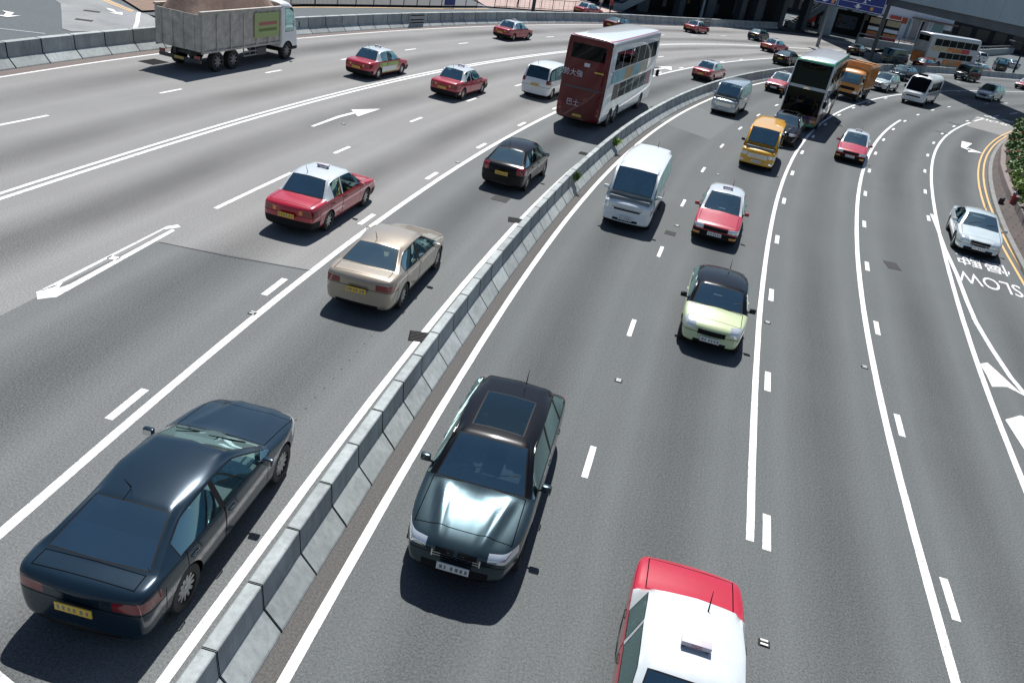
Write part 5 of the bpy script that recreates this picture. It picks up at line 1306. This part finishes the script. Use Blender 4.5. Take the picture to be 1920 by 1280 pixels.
# pale shop terrace seen under the bridge
M['stone_pale'] = mat('stone_pale', (.62,.66,.72), .5, noise=(.6,.08)); M['glass_green'] = mat('shop_glass_green', (.16,.27,.27), .2); M['brick_red'] = mat('fascia_red', (.42,.07,.03), .6, noise=(1,.2)); M['panel_taupe'] = mat('panel_taupe', (.30,.28,.27), .5)
sh_ = empty('shop_terrace', (67, 184, 0), math.atan2(-.36, .93)); tag(sh_, 'pale stone shop terrace with red fascia seen under the footbridge', 'building')
b_ = bmesh.new(); box(b_, -9.5, 9.5, .0, 8, -.1, 3.4); box(b_, -9.5, 11, .3, 8, 3.403, 9); link_bm('wall', b_, M['stone_pale'], sh_)
for (a, b, c, d, m_, nm) in ((-4.6,-.6,.2,3.1,'dark_glass','window'),(-5.5,-4.65,.2,3.1,'glass_green','window'),(-1.2,2.3,3.15,4.3,'brick_red','fascia'),(2.5,3.1,.3,4.2,'glass_green','window'),(3.6,4.9,.3,4.2,'panel_taupe','window'),(5.2,5.6,.3,4.2,'black','window'),(5.7,6.4,.3,4.2,'panel_taupe','window'),(7.3,9.4,1.8,4.3,'glass_green','window'),(-9.2,-7.9,.2,3.1,'brick_red','window')):
    b_ = bmesh.new(); box(b_, a, b, -.12, -.02, c, d, 0, .01); link_bm(nm, b_, M[m_], sh_)
b_ = bmesh.new()
for xx in (1.1, 2.4, 3.2, 5.05, 6.5, 7.2): box(b_, xx, xx+.12, -.30, -.125, .0, 4.4)
link_bm('mullion', b_, M['white_sign'], sh_)
b_ = bmesh.new(); box(b_, 3, 12, -.6, .0, 4.45, 4.75); link_bm('parapet', b_, M['brown_paving'], sh_)
# dark arcade at the far right
ar = empty('dark_arcade', (108, 229.5, 0), math.atan2(-.36, .93)); tag(ar, 'dark arcade building in deep shade at the far right', 'building')
b_ = bmesh.new(); box(b_, -28, 26, 4, 9, -.1, 9); box(b_, -28, 26, -4, 3.997, 5.2, 9); link_bm('wall', b_, M['shade_dark_wall'], ar)
for (a, b, c, d, y_, m_, nm) in ((-11,-8.2,.2,3.6,-.2,'stone_pale','shopfront'),(-8.1,-7.0,3.3,4.3,-.3,'brick_red','fascia'),(-6.5,-5.9,1,3,-.2,'glass_green','shopfront'),(-3.8,-1.2,.2,3.3,3.5,'panel_taupe','shopfront'),(.2,2.6,3.0,3.6,-.3,'brick_red','fascia'),(.1,2.5,2.5,2.95,-.3,'ad_cyan','shopfront'),(2.9,5.4,1.5,1.9,-.4,'glass_green','awning'),(-14,-11.2,2.6,4.6,-.2,'brick_red','fascia'),(1,3.4,0,1.6,2,'poster','shopfront')):
    b_ = bmesh.new(); box(b_, a, b, y_-.12, y_, c, d); link_bm(nm, b_, M[m_], ar)
for xx in (-12.4,-6.9,-1,6.5,12):
    b_ = bmesh.new(); box(b_, xx, xx+.7, -3.5, -2.9, 0, 5.197); link_bm('column', b_, M['column'], ar)
t = text_bm('良品', .95, extrude=.02); t.transform(Matrix.Translation((6.0, -4.1, 2.6)) @ Matrix.Rotation(math.pi/2, 4, 'X')); link_bm('shop_lettering', t, M['white_sign'], ar)
bk = empty('backdrop_block', (20, 215, 0)); tag(bk, 'added dark backdrop block far behind the gap between the podium and the corner shop', 'building')
b_ = bmesh.new(); box(b_, -60, 100, 0, 10, -.1, 14); link_bm('wall', b_, M['shade_dark_wall'], bk)  # dark backdrop added to close the bright gap behind the podium
b_ = bmesh.new()
for i in range(35): box(b_, -58+4.4*i, -55+4.4*i, -.08, -.02, 1, 4)
link_bm('window_band', b_, M['dark_glass'], bk)
# ------------------------------------------------------------------ railings
def railing(pts, h, label, m_, name='railing', sp=.14, group=None, post=2.0):
    P_ = [Vector((*p, 0)) for p in pts]; root = empty(name, P_[0]); tag(root, label, 'railing', group)
    rb = bmesh.new(); bb = bmesh.new(); pb_ = bmesh.new(); o = P_[0]
    for a, b in zip(P_[:-1], P_[1:]):
        d = (b-a); L_ = d.length; d.normalize()
        for z in (.15, h): tube(rb, [a-o+Vector((0,0,z)), b-o+Vector((0,0,z))], .03, 6)
        n = max(1, int(L_/sp))
        for i in range(n):
            p = a+d*(L_*i/n)-o; tube(bb, [p+Vector((0,0,.15)), p+Vector((0,0,h))], .012, 4, caps=False)
        n = max(1, int(L_/post))
        for i in range(n+1): p = a+d*(L_*i/n)-o; tube(pb_, [p+Vector((0,0,0)), p+Vector((0,0,h+.08))], .045, 6)
    link_bm('rail', rb, m_, root); link_bm('balusters', bb, m_, root); link_bm('posts', pb_, m_, root)
railing([(-22.6,67.5),(-20.2,72.6),(-17,79),(-13.3,86.3),(-10.4,92.5)], 1.25, 'dark pedestrian railing along the shaded pavement top centre left', M['dark_steel'], sp=.16)
railing([(-8.8,96.0),(-5.2,101.2),(-1.2,106.8),(1.6,111.2)], 1.2, 'dark railing in front of the sunny pink pavement', M['dark_steel'], sp=.9, post=1.8)
railing([(56,168.5),(62,173.5),(66,172.5),(72,176)], 1.2, 'black railing around the far corner pavement under the bridge', M['rail_black'], sp=.5, post=1.8)
railing([(46,163),(52,170),(57,176.5)], 1.2, 'black railing before the corner shop', M['rail_black'], sp=.5, post=1.8)
# solid wall behind the left railing, its shade put into a dark colour
b_ = bmesh.new(); 
for a, b in (((-27.5,66),(-22.8,78)), ((-22.7,78.3),(-14.4,96.5))):
    d = Vector((b[0]-a[0], b[1]-a[1], 0)); n_ = Vector((-d.y, d.x, 0)).normalized()*.25
    vs = [b_.verts.new((a[0], a[1], 0)), b_.verts.new((b[0], b[1], 0)), b_.verts.new((b[0]+n_.x, b[1]+n_.y, 0)), b_.verts.new((a[0]+n_.x, a[1]+n_.y, 0))]
    f = b_.faces.new(vs); r = bmesh.ops.extrude_face_region(b_, geom=[f])
    for v in r['geom']:
        if isinstance(v, bmesh.types.BMVert): v.co.z = 4.5
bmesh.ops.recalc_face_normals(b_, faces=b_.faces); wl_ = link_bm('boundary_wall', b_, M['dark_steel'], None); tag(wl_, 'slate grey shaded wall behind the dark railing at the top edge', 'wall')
b_ = bmesh.new(); box(b_, -.9, .9, -.03, .03, .25, 1.2, 0, .01); bl = link_bm('blue_hoarding_board', b_, M['blue'], None); bl.location = (-12.6, 87.2, 0); bl.rotation_euler = (0,0,R(63)); tag(bl, 'blue board fixed to the dark railing at the top edge', 'board')
# outer barrier continues as a parapet wall with a steel rail at the far right
def wall_run(name, pts, h, t_, label, cat, m_, rail=False):
    root = empty(name, (pts[0][0], pts[0][1], 0)); tag(root, label, cat); b_ = bmesh.new(); rb = bmesh.new(); o = Vector((pts[0][0], pts[0][1], 0))
    for a, b in zip(pts[:-1], pts[1:]):
        A, B = Vector((*a, 0))-o, Vector((*b, 0))-o; d = (B-A).normalized(); n_ = Vector((-d.y, d.x, 0))*t_/2
        q = [A-n_, B-n_, B+n_, A+n_]
        lo = [b_.verts.new(p) for p in q]; hi = [b_.verts.new(p+Vector((0,0,h))) for p in q]
        b_.faces.new(lo[::-1]); b_.faces.new(hi)
        for i in range(4): b_.faces.new((lo[i], lo[(i+1)%4], hi[(i+1)%4], hi[i]))
        if rail:
            tube(rb, [A+Vector((0,0,h+.55)), B+Vector((0,0,h+.55))], .09, 6)
            n = max(1, int((B-A).length/3))
            for i in range(n+1): p = A+(B-A)*i/n; tube(rb, [p+Vector((0,0,h)), p+Vector((0,0,h+.5))], .07, 6)
    bmesh.ops.recalc_face_normals(b_, faces=b_.faces); link_bm('parapet', b_, m_, root)
    if rail: link_bm('rail', rb, M['steel'], root)
    else: rb.free()
wall_run('parapet_wall', [(47,142.8),(55,146),(62,150.5),(69,158),(77,168.5),(86,181),(96,196),(108,214),(124,240)], 1.3, .35, 'far concrete parapet with a steel rail behind the advert bus', 'wall', M['barrier'], True)
# tall curb along the slip road, brick verge and raised planter
def offset_pts(pts, off):
    out = []
    for i in range(len(pts)):
        a = Vector(pts[max(0,i-1)]); b = Vector(pts[min(len(pts)-1,i+1)]); d = (b-a).normalized(); out.append((pts[i][0]+d.y*off, pts[i][1]-d.x*off))
    return out
kp = [(CV['K'].x(y)+.05, y) for y in np.arange(10, 74, 2.0)]
def ribbon_solid(name, inner, outer, z0, z1, m_, kind='structure', label=None, cat=None):
    b_ = bmesh.new(); n = len(inner); uv = b_.loops.layers.uv.new('lane')
    r = [[b_.verts.new((p[0], p[1], z)) for p in pts] for pts, z in ((inner, z0), (inner, z1), (outer, z1), (outer, z0))]
    for a in range(3):
        for i in range(n-1): b_.faces.new((r[a][i], r[a][i+1], r[a+1][i+1], r[a+1][i]))
    bmesh.ops.recalc_face_normals(b_, faces=b_.faces)
    o = link_bm(name, b_, m_, None, False)
    if kind: o['kind'] = kind
    if label: tag(o, label, cat)
    return o
M['kerb'] = concrete('kerb_stone', (.24,.24,.23), .3, 2)
def bricks(name, c1, c2, mortar, sx, sy, rot=0):
    m = bpy.data.materials.new(name); m.use_nodes = True; n = m.node_tree.nodes; l = m.node_tree.links; b = n['Principled BSDF']; b.inputs['Roughness'].default_value = .85
    geo = n.new('ShaderNodeNewGeometry'); mp = n.new('ShaderNodeMapping'); mp.inputs['Rotation'].default_value = (0,0,rot); br = n.new('ShaderNodeTexBrick')
    br.inputs['Color1'].default_value = (*c1, 1); br.inputs['Color2'].default_value = (*c2, 1); br.inputs['Mortar'].default_value = (*mortar, 1); br.inputs['Scale'].default_value = 1
    br.inputs['Brick Width'].default_value = sx; br.inputs['Row Height'].default_value = sy; br.inputs['Mortar Size'].default_value = .03
    nz = n.new('ShaderNodeTexNoise'); nz.inputs['Scale'].default_value = 3; nz.inputs['Detail'].default_value = 6; l.new(geo.outputs['Position'], nz.inputs['Vector'])
    mr = n.new('ShaderNodeMapRange'); mr.inputs[3].default_value = .6; mr.inputs[4].default_value = 1.3; l.new(nz.outputs[0], mr.inputs[0])
    l.new(geo.outputs['Position'], mp.inputs[0]); l.new(mp.outputs[0], br.inputs[0])
    mx = n.new('ShaderNodeMix'); mx.data_type = 'RGBA'; mx.blend_type = 'MULTIPLY'; mx.inputs[0].default_value = 1; l.new(br.outputs[0], mx.inputs[6]); l.new(mr.outputs[0], mx.inputs[7]); l.new(mx.outputs[2], b.inputs['Base Color'])
    return m
M['brick_verge'] = bricks('brick_verge', (.085,.065,.056), (.065,.05,.044), (.02,.018,.016), .9, .45, R(35))
M['soil'] = mat('soil', (.05,.035,.02), .95, noise=(4,.4)); M['pinkstone'] = concrete('pink_edging', (.22,.18,.165), .3, 2)
ribbon_solid('kerb', kp, offset_pts(kp, .22), -.01, .13, M['kerb'])
ribbon_solid('verge', offset_pts(kp, .222), offset_pts(kp, 3.4), -.01, .122, M['brick_verge'])
pA = [(24.8,42.9),(25.35,44.4),(26.75,47.9),(28.5,52.1),(31.6,58.5),(35.4,65.5),(38.6,70.8),(42.0,76.0)]
pB = [(18.2,22.0),(19.0,26.0),(20.2,30.0),(21.6,34.0),(23.1,38.0),(24.3,41.3)]
for nm, pp, lb in (('planter', pA, 'raised planter edge of pink stone beyond the hydrant'), ('planter', pB, 'raised planter edge of pink stone nearer than the hydrant')):
    root = empty(nm, (0,0,0)); tag(root, lb, 'planter')
    o = ribbon_solid('edging', pp, offset_pts(pp, .30), .0, .50, M['pinkstone'], None); o.parent = root
    o = ribbon_solid('soil', offset_pts(pp, .302), offset_pts(pp, 14), .0, .42, M['soil'], None); o.parent = root
    e0 = pp[-1] if nm and pp is pA else pp[0]
    a = Vector(offset_pts(pp, .0)[0 if pp is pA else -1]); b = Vector(offset_pts(pp, 8)[0 if pp is pA else -1]); d = (b-a).normalized(); n_ = Vector((-d.y, d.x))*.15*(1 if pp is pA else 1)
    b_ = bmesh.new(); q = [a-n_, b-n_, b+n_, a+n_]; lo = [b_.verts.new((p.x, p.y, 0)) for p in q]; hi = [b_.verts.new((p.x, p.y, .503)) for p in q]
    b_.faces.new(hi); 
    for i in range(4): b_.faces.new((lo[i], lo[(i+1)%4], hi[(i+1)%4], hi[i]))
    bmesh.ops.recalc_face_normals(b_, faces=b_.faces); link_bm('end_edging', b_, M['pinkstone'], root)
# flowering shrubs
def leafmat(name, c1, c2):
    m = mat(name, c1, .55); n = m.node_tree.nodes; l = m.node_tree.links; b = n['Principled BSDF']
    geo = n.new('ShaderNodeNewGeometry'); r = n.new('ShaderNodeValToRGB'); r.color_ramp.elements[0].color = (*c1, 1); r.color_ramp.elements[1].color = (*c2, 1)
    l.new(geo.outputs['Random Per Island'], r.inputs[0]); l.new(r.outputs[0], b.inputs['Base Color']); b.inputs['Transmission Weight'].default_value = 0
    return m
M['leaf_dark'] = leafmat('leaf_dark', (.03,.085,.012), (.11,.21,.04)); M['leaf_light'] = leafmat('leaf_light', (.08,.16,.015), (.22,.32,.05)); M['flower'] = mat('flower_red', (.55,.03,.02), .6)
M['stem'] = mat('stem_brown', (.08,.05,.03), .9)
def shrub(x, y, rx, ry, h, n, lm, label, flowers=40, seed=1):
    n = int(n*1.35); ry *= 1.15
    rn = random.Random(seed); root = empty('shrub', (x, y, .40)); tag(root, label, 'shrub', None)
    b_ = bmesh.new(); cl_ = [(rn.uniform(-rx,rx)*.8, rn.uniform(-ry,ry)*.8, rn.uniform(.35,.8)*h, rn.uniform(.35,.62)) for _ in range(40)]
    fl = bmesh.new()
    for i in range(n):
        c = rn.choice(cl_); v = Vector((rn.gauss(0,1), rn.gauss(0,1), rn.gauss(0,1))).normalized(); r = c[3]*rn.uniform(.65,1.05)
        p = Vector((c[0], c[1], c[2]))+Vector((v.x*r, v.y*r, abs(v.z)*r*.75 if rn.random() < .8 else -v.z*r*.5))
        if p.z < .02: p.z = .02
        nn = (v+Vector((rn.uniform(-.6,.6), rn.uniform(-.6,.6), rn.uniform(0,.8)))).normalized(); a = nn.orthogonal().normalized(); q = Quaternion(nn, rn.uniform(0,6.28)); a = q@a; b = nn.cross(a); s_ = rn.uniform(.06,.12)
        vs = [b_.verts.new(p+a*s_*1.6), b_.verts.new(p+b*s_*.6+nn*.02), b_.verts.new(p-a*s_*1.2), b_.verts.new(p-b*s_*.6+nn*.02)]; b_.faces.new(vs)
        if i < flowers:
            p2 = p+v*.10; p2.z += .08
            bmesh.ops.create_icosphere(fl, subdivisions=1, radius=rn.uniform(.05,.085), matrix=Matrix.Translation(p2))
    link_bm('foliage', b_, M[lm], root)
    if flowers: link_bm('flowers', fl, M['flower'], root)
    else: fl.free()
    b_ = bmesh.new()
    for c in cl_[:12]: tube(b_, [(c[0]*.6, c[1]*.6, 0), (c[0], c[1], c[2])], .025, 5)
    link_bm('stems', b_, M['stem'], root)
def on_edge(pp, y, off):
    xs = float(np.interp(y, [p[1] for p in pp], [p[0] for p in pp])); x2 = float(np.interp(y+1, [p[1] for p in pp], [p[0] for p in pp])); d = Vector((x2-xs, 1)).normalized()
    return xs+d.y*off, y-d.x*off
for i, (pp, y, off, r, h, n, lm, lb, f_) in enumerate((
    (pA, 73.0, 1.9, 1.7, .75, 4200, 'leaf_dark', 'green shrub at the far tip of the planter under the bridge pier', 12),
    (pA, 69.2, 1.9, 1.6, .8, 4200, 'leaf_dark', 'leafy green shrub next to the far tip of the planter, few blooms', 16),
    (pA, 65.2, 1.8, 1.5, .8, 4200, 'leaf_dark', 'low flowering shrub, third from the far tip along the planter edge', 30),
    (pA, 61.0, 1.8, 1.5, .8, 4400, 'leaf_dark', 'low flowering shrub, upper middle of the planter edge', 50),
    (pA, 57.2, 1.7, 1.4, .85, 4400, 'leaf_dark', 'flowering shrub densest with red blooms, middle of the planter edge', 90),
    (pA, 53.2, 1.7, 1.35, .8, 4400, 'leaf_dark', 'flowering shrub halfway between the middle of the planter and the lamp post', 80),
    (pA, 49.6, 1.6, 1.2, .75, 4000, 'leaf_dark', 'flowering shrub just beyond the grey lamp post', 50),
    (pA, 46.8, 1.2, .8, .6, 2600, 'leaf_light', 'small bright green shrub behind the hydrant, beyond the lamp post base', 0),
    (pA, 44.6, 1.1, .65, .55, 2200, 'leaf_light', 'smallest bright green shrub at the corner above the hydrant', 0),
    (pA, 45.2, 3.4, 1.3, .9, 3000, 'leaf_dark', 'dark shrub at the right edge beside the lamp post', 25),
    (pB, 40.2, 1.05, .85, .7, 3200, 'leaf_light', 'bright green shrub on the near side of the hydrant gap', 0),
    (pB, 37.9, 1.2, 1.0, .75, 3400, 'leaf_dark', 'dark shrub in the nearer planter at the right edge', 8),
    (pB, 35.0, 1.4, 1.2, .7, 3000, 'leaf_dark', 'nearest dark shrub of the nearer planter, cut by the right edge', 8),
    (pA, 60.0, 5.0, 2.0, 1.1, 3600, 'leaf_dark', 'taller dark shrub behind the flowering edge shrubs, at the right edge', 30),
    (pA, 67.0, 5.2, 2.2, 1.1, 3600, 'leaf_dark', 'taller dark shrub near the bridge pier, behind the edge shrubs', 30))):
    sx_, sy_ = on_edge(pp, y, off); shrub(sx_, sy_, r, r, h, n, lm, lb, f_, 11+i)
# fire hydrant
hy = empty('fire_hydrant', (24.75, 42.6, .12), R(40)); hy.scale = (.8,.8,.85); tag(hy, 'red fire hydrant with grey cap at the gap between the planters', 'fire hydrant')
b_ = bmesh.new(); 
def lathe_z(bm, prof, n=14, c=(0,0)):
    rings = [[bm.verts.new((c[0]+r*math.cos(2*math.pi*k/n), c[1]+r*math.sin(2*math.pi*k/n), z)) for k in range(n)] for r, z in prof]
    for a, b in zip(rings[:-1], rings[1:]):
        for k in range(n): bm.faces.new((a[k], a[(k+1)%n], b[(k+1)%n], b[k]))
    bm.faces.new(rings[-1]); bm.faces.new(rings[0][::-1])
lathe_z(b_, [(.16,0),(.16,.05),(.11,.07),(.11,.55),(.14,.58),(.14,.62)]); link_bm('barrel', b_, M['red'], hy, True)
b_ = bmesh.new(); lathe_z(b_, [(.13,.622),(.12,.72),(.05,.78),(.05,.84)]); link_bm('cap', b_, M['steel'], hy, True)
for sg in (-1, 1):
    b_ = bmesh.new(); tube(b_, [(0, sg*.10, .42), (0, sg*.22, .42)], .06, 10); link_bm('nozzle', b_, M['red'], hy, True)
hb = bmesh.new(); box(hb, -.28, .28, -.08, .08, .0, .30, 0, .02); ho = link_bm('sand_bag', hb, M['rubber'], None, True); ho.location = (24.0, 42.2, .125); ho.rotation_euler = (0,0,R(50)); tag(ho, 'small black bag on the verge beside the fire hydrant', 'bag')
# weeds growing in the joints of the median barrier
def tuft(x, y, z, n, label, seed, sc=1, lm='leaf_dark'):
    rn = random.Random(seed); b_ = bmesh.new()
    for i in range(n):
        a = rn.uniform(0, 6.28); t_ = rn.uniform(.2, 1.1); L_ = rn.uniform(.12, .38)*sc; d = Vector((math.cos(a)*math.sin(t_), math.sin(a)*math.sin(t_), math.cos(t_))); sd_ = d.cross(Vector((0,0,1))).normalized()*.03*sc
        p = Vector((rn.uniform(-.08,.08), rn.uniform(-.14,.14), rn.uniform(0,.1)))*sc; b_.faces.new([b_.verts.new(p-sd_*.5), b_.verts.new(p+d*L_*.6-sd_), b_.verts.new(p+d*L_), b_.verts.new(p+d*L_*.6+sd_), b_.verts.new(p+sd_*.5)])
    o = link_bm('weed', b_, M[lm], None); o.location = (x, y, z); tag(o, label, 'weed')
p, _ = CV['BM'].at(CV['BM'].sy(30.6), .22); tuft(p.x, p.y, .45, 60, 'dry brown weed hanging from the barrier joint behind the black hatchback', 4, 1.1, 'leaf_dark')
p, _ = CV['BM'].at(CV['BM'].sy(38.2), .22); tuft(p.x, p.y, .35, 80, 'green weed in the barrier joint beside the double-decker bus', 5, 1.2, 'leaf_light')
# pedestrians
def person(x, y, z, rz, shirt, legs, label, seed=0, h=1.7):
    root_z = z; rn = random.Random(seed); s_ = h/1.7; st_ = rn.uniform(.12,.22)
    V = [(0,0,.95),(0,0,1.15),(0,0,1.38),(0,0,1.50),(.02,0,1.62), (0,.09,.90),(st_*.6,.10,.50),(st_*.3,.10,.08),(st_*.3+.14,.10,.03), (0,-.09,.90),(-st_*.4,-.10,.50),(-st_,-.10,.10),(-st_+.13,-.10,.03),
         (0,.19,1.40),(-.06,.23,1.13),(.06,.24,.90),(.09,.24,.82), (0,-.19,1.40),(.08,-.23,1.13),(.16,-.23,.92),(.19,-.23,.84)]
    E_ = [(0,1),(1,2),(2,3),(3,4),(0,5),(5,6),(6,7),(7,8),(0,9),(9,10),(10,11),(11,12),(2,13),(13,14),(14,15),(15,16),(2,17),(17,18),(18,19),(19,20)]
    Rr = [.13,.12,.14,.055,.10,.09,.065,.045,.04,.09,.065,.045,.04,.06,.045,.035,.03,.06,.045,.035,.03]
    me = bpy.data.meshes.new('person'); me.from_pydata([Vector(v)*s_ for v in V], E_, []); o = bpy.data.objects.new('p', me); COL.objects.link(o)
    o.modifiers.new('k', 'SKIN'); me.skin_vertices[0].data[0].use_root = True
    for i, r in enumerate(Rr): me.skin_vertices[0].data[i].radius = (r*s_, r*s_)
    o.modifiers.new('s', 'SUBSURF').levels = 1
    dg = bpy.context.evaluated_depsgraph_get(); dg.update(); m2 = bpy.data.meshes.new_from_object(o.evaluated_get(dg), depsgraph=dg); bpy.data.objects.remove(o)
    for m_ in (M['skin'], shirt, legs): m2.materials.append(m_)
    for p_ in m2.polygons:
        c = p_.center/s_; p_.use_smooth = True
        p_.material_index = 2 if c.z < .95 and abs(c.y) < .19 else (1 if c.z < 1.47 and c.z > (1.1 if abs(c.y) > .17 else .9) else 0)
    o = bpy.data.objects.new('person', m2); COL.objects.link(o); o.location = (x, y, z); o.rotation_euler = (0,0,rz)
    b_ = bmesh.new(); bmesh.ops.create_icosphere(b_, subdivisions=2, radius=.115*s_, matrix=Matrix.Translation((-.015, 0, 1.645*s_)) @ Matrix.Diagonal((1.05,.95,1.05,1)))
    for v in list(b_.verts):
        if v.co.x > .05*s_ and v.co.z < 1.68*s_: b_.verts.remove(v)
    link_bm('hair', b_, M['black'], o, True)
    tag(o, label, 'person'); return o
M['skin'] = mat('skin', (.42,.27,.19), .6); M['cl_dark'] = mat('cloth_dark', (.02,.022,.03), .9); M['cl_pale'] = mat('cloth_pale', (.5,.5,.52), .9); M['cl_blue'] = mat('cloth_blue', (.08,.13,.22), .9); M['cl_red'] = mat('cloth_red', (.35,.05,.04), .9)
person(42.3, 157.0, .05, R(200), M['cl_dark'], M['cl_dark'], 'person in black standing at the foot of the far escalator', 1)
person(43.4, 157.6, .05, R(20), M['cl_pale'], M['cl_dark'], 'person in pale shirt standing at the foot of the far escalator', 2)
person(5.0, 116.5, .12, R(60), M['cl_red'], M['cl_dark'], 'person in red top walking on the pink pavement near the upper escalator', 3)
person(3.6, 117.6, .12, R(240), M['cl_pale'], M['cl_blue'], 'person in pale top and blue trousers walking on the pink pavement', 4)
person(-6.6, 101.5, .12, R(30), M['cl_blue'], M['cl_dark'], 'person in blue walking behind the railing on the pink pavement', 5)
# bollards and a far round sign near the corner pavement
def post_sign(x, y, label, kind):
    root = empty('traffic_sign', (x, y, .1), R(-110)); tag(root, label, 'traffic sign'); b_ = bmesh.new(); tube(b_, [(0,0,0),(0,0,2.6)], .05, 8); link_bm('post', b_, M['steel'], root, True)
    b_ = bmesh.new(); 
    if kind == 'round': tube(b_, [(.05,0,2.3),(.09,0,2.3)], .38, 20)
    else: box(b_, .05, .09, -1.3, 1.3, 1.9, 2.5, 0, .01)
    link_bm('sign_face', b_, M['red'] if kind == 'round' else M['blue'], root)
    if kind == 'round':
        b_ = bmesh.new(); box(b_, .092, .098, -.26, .26, 2.24, 2.36); link_bm('sign_bar', b_, M['white_sign'], root)
post_sign(68.2, 171.0, 'round red no entry sign on a pole beside the advert bus', 'round')
post_sign(61.0, 172.4, 'small blue street sign on a pole under the footbridge', 'box')
for d in DUMMY: bpy.data.materials.remove(d)
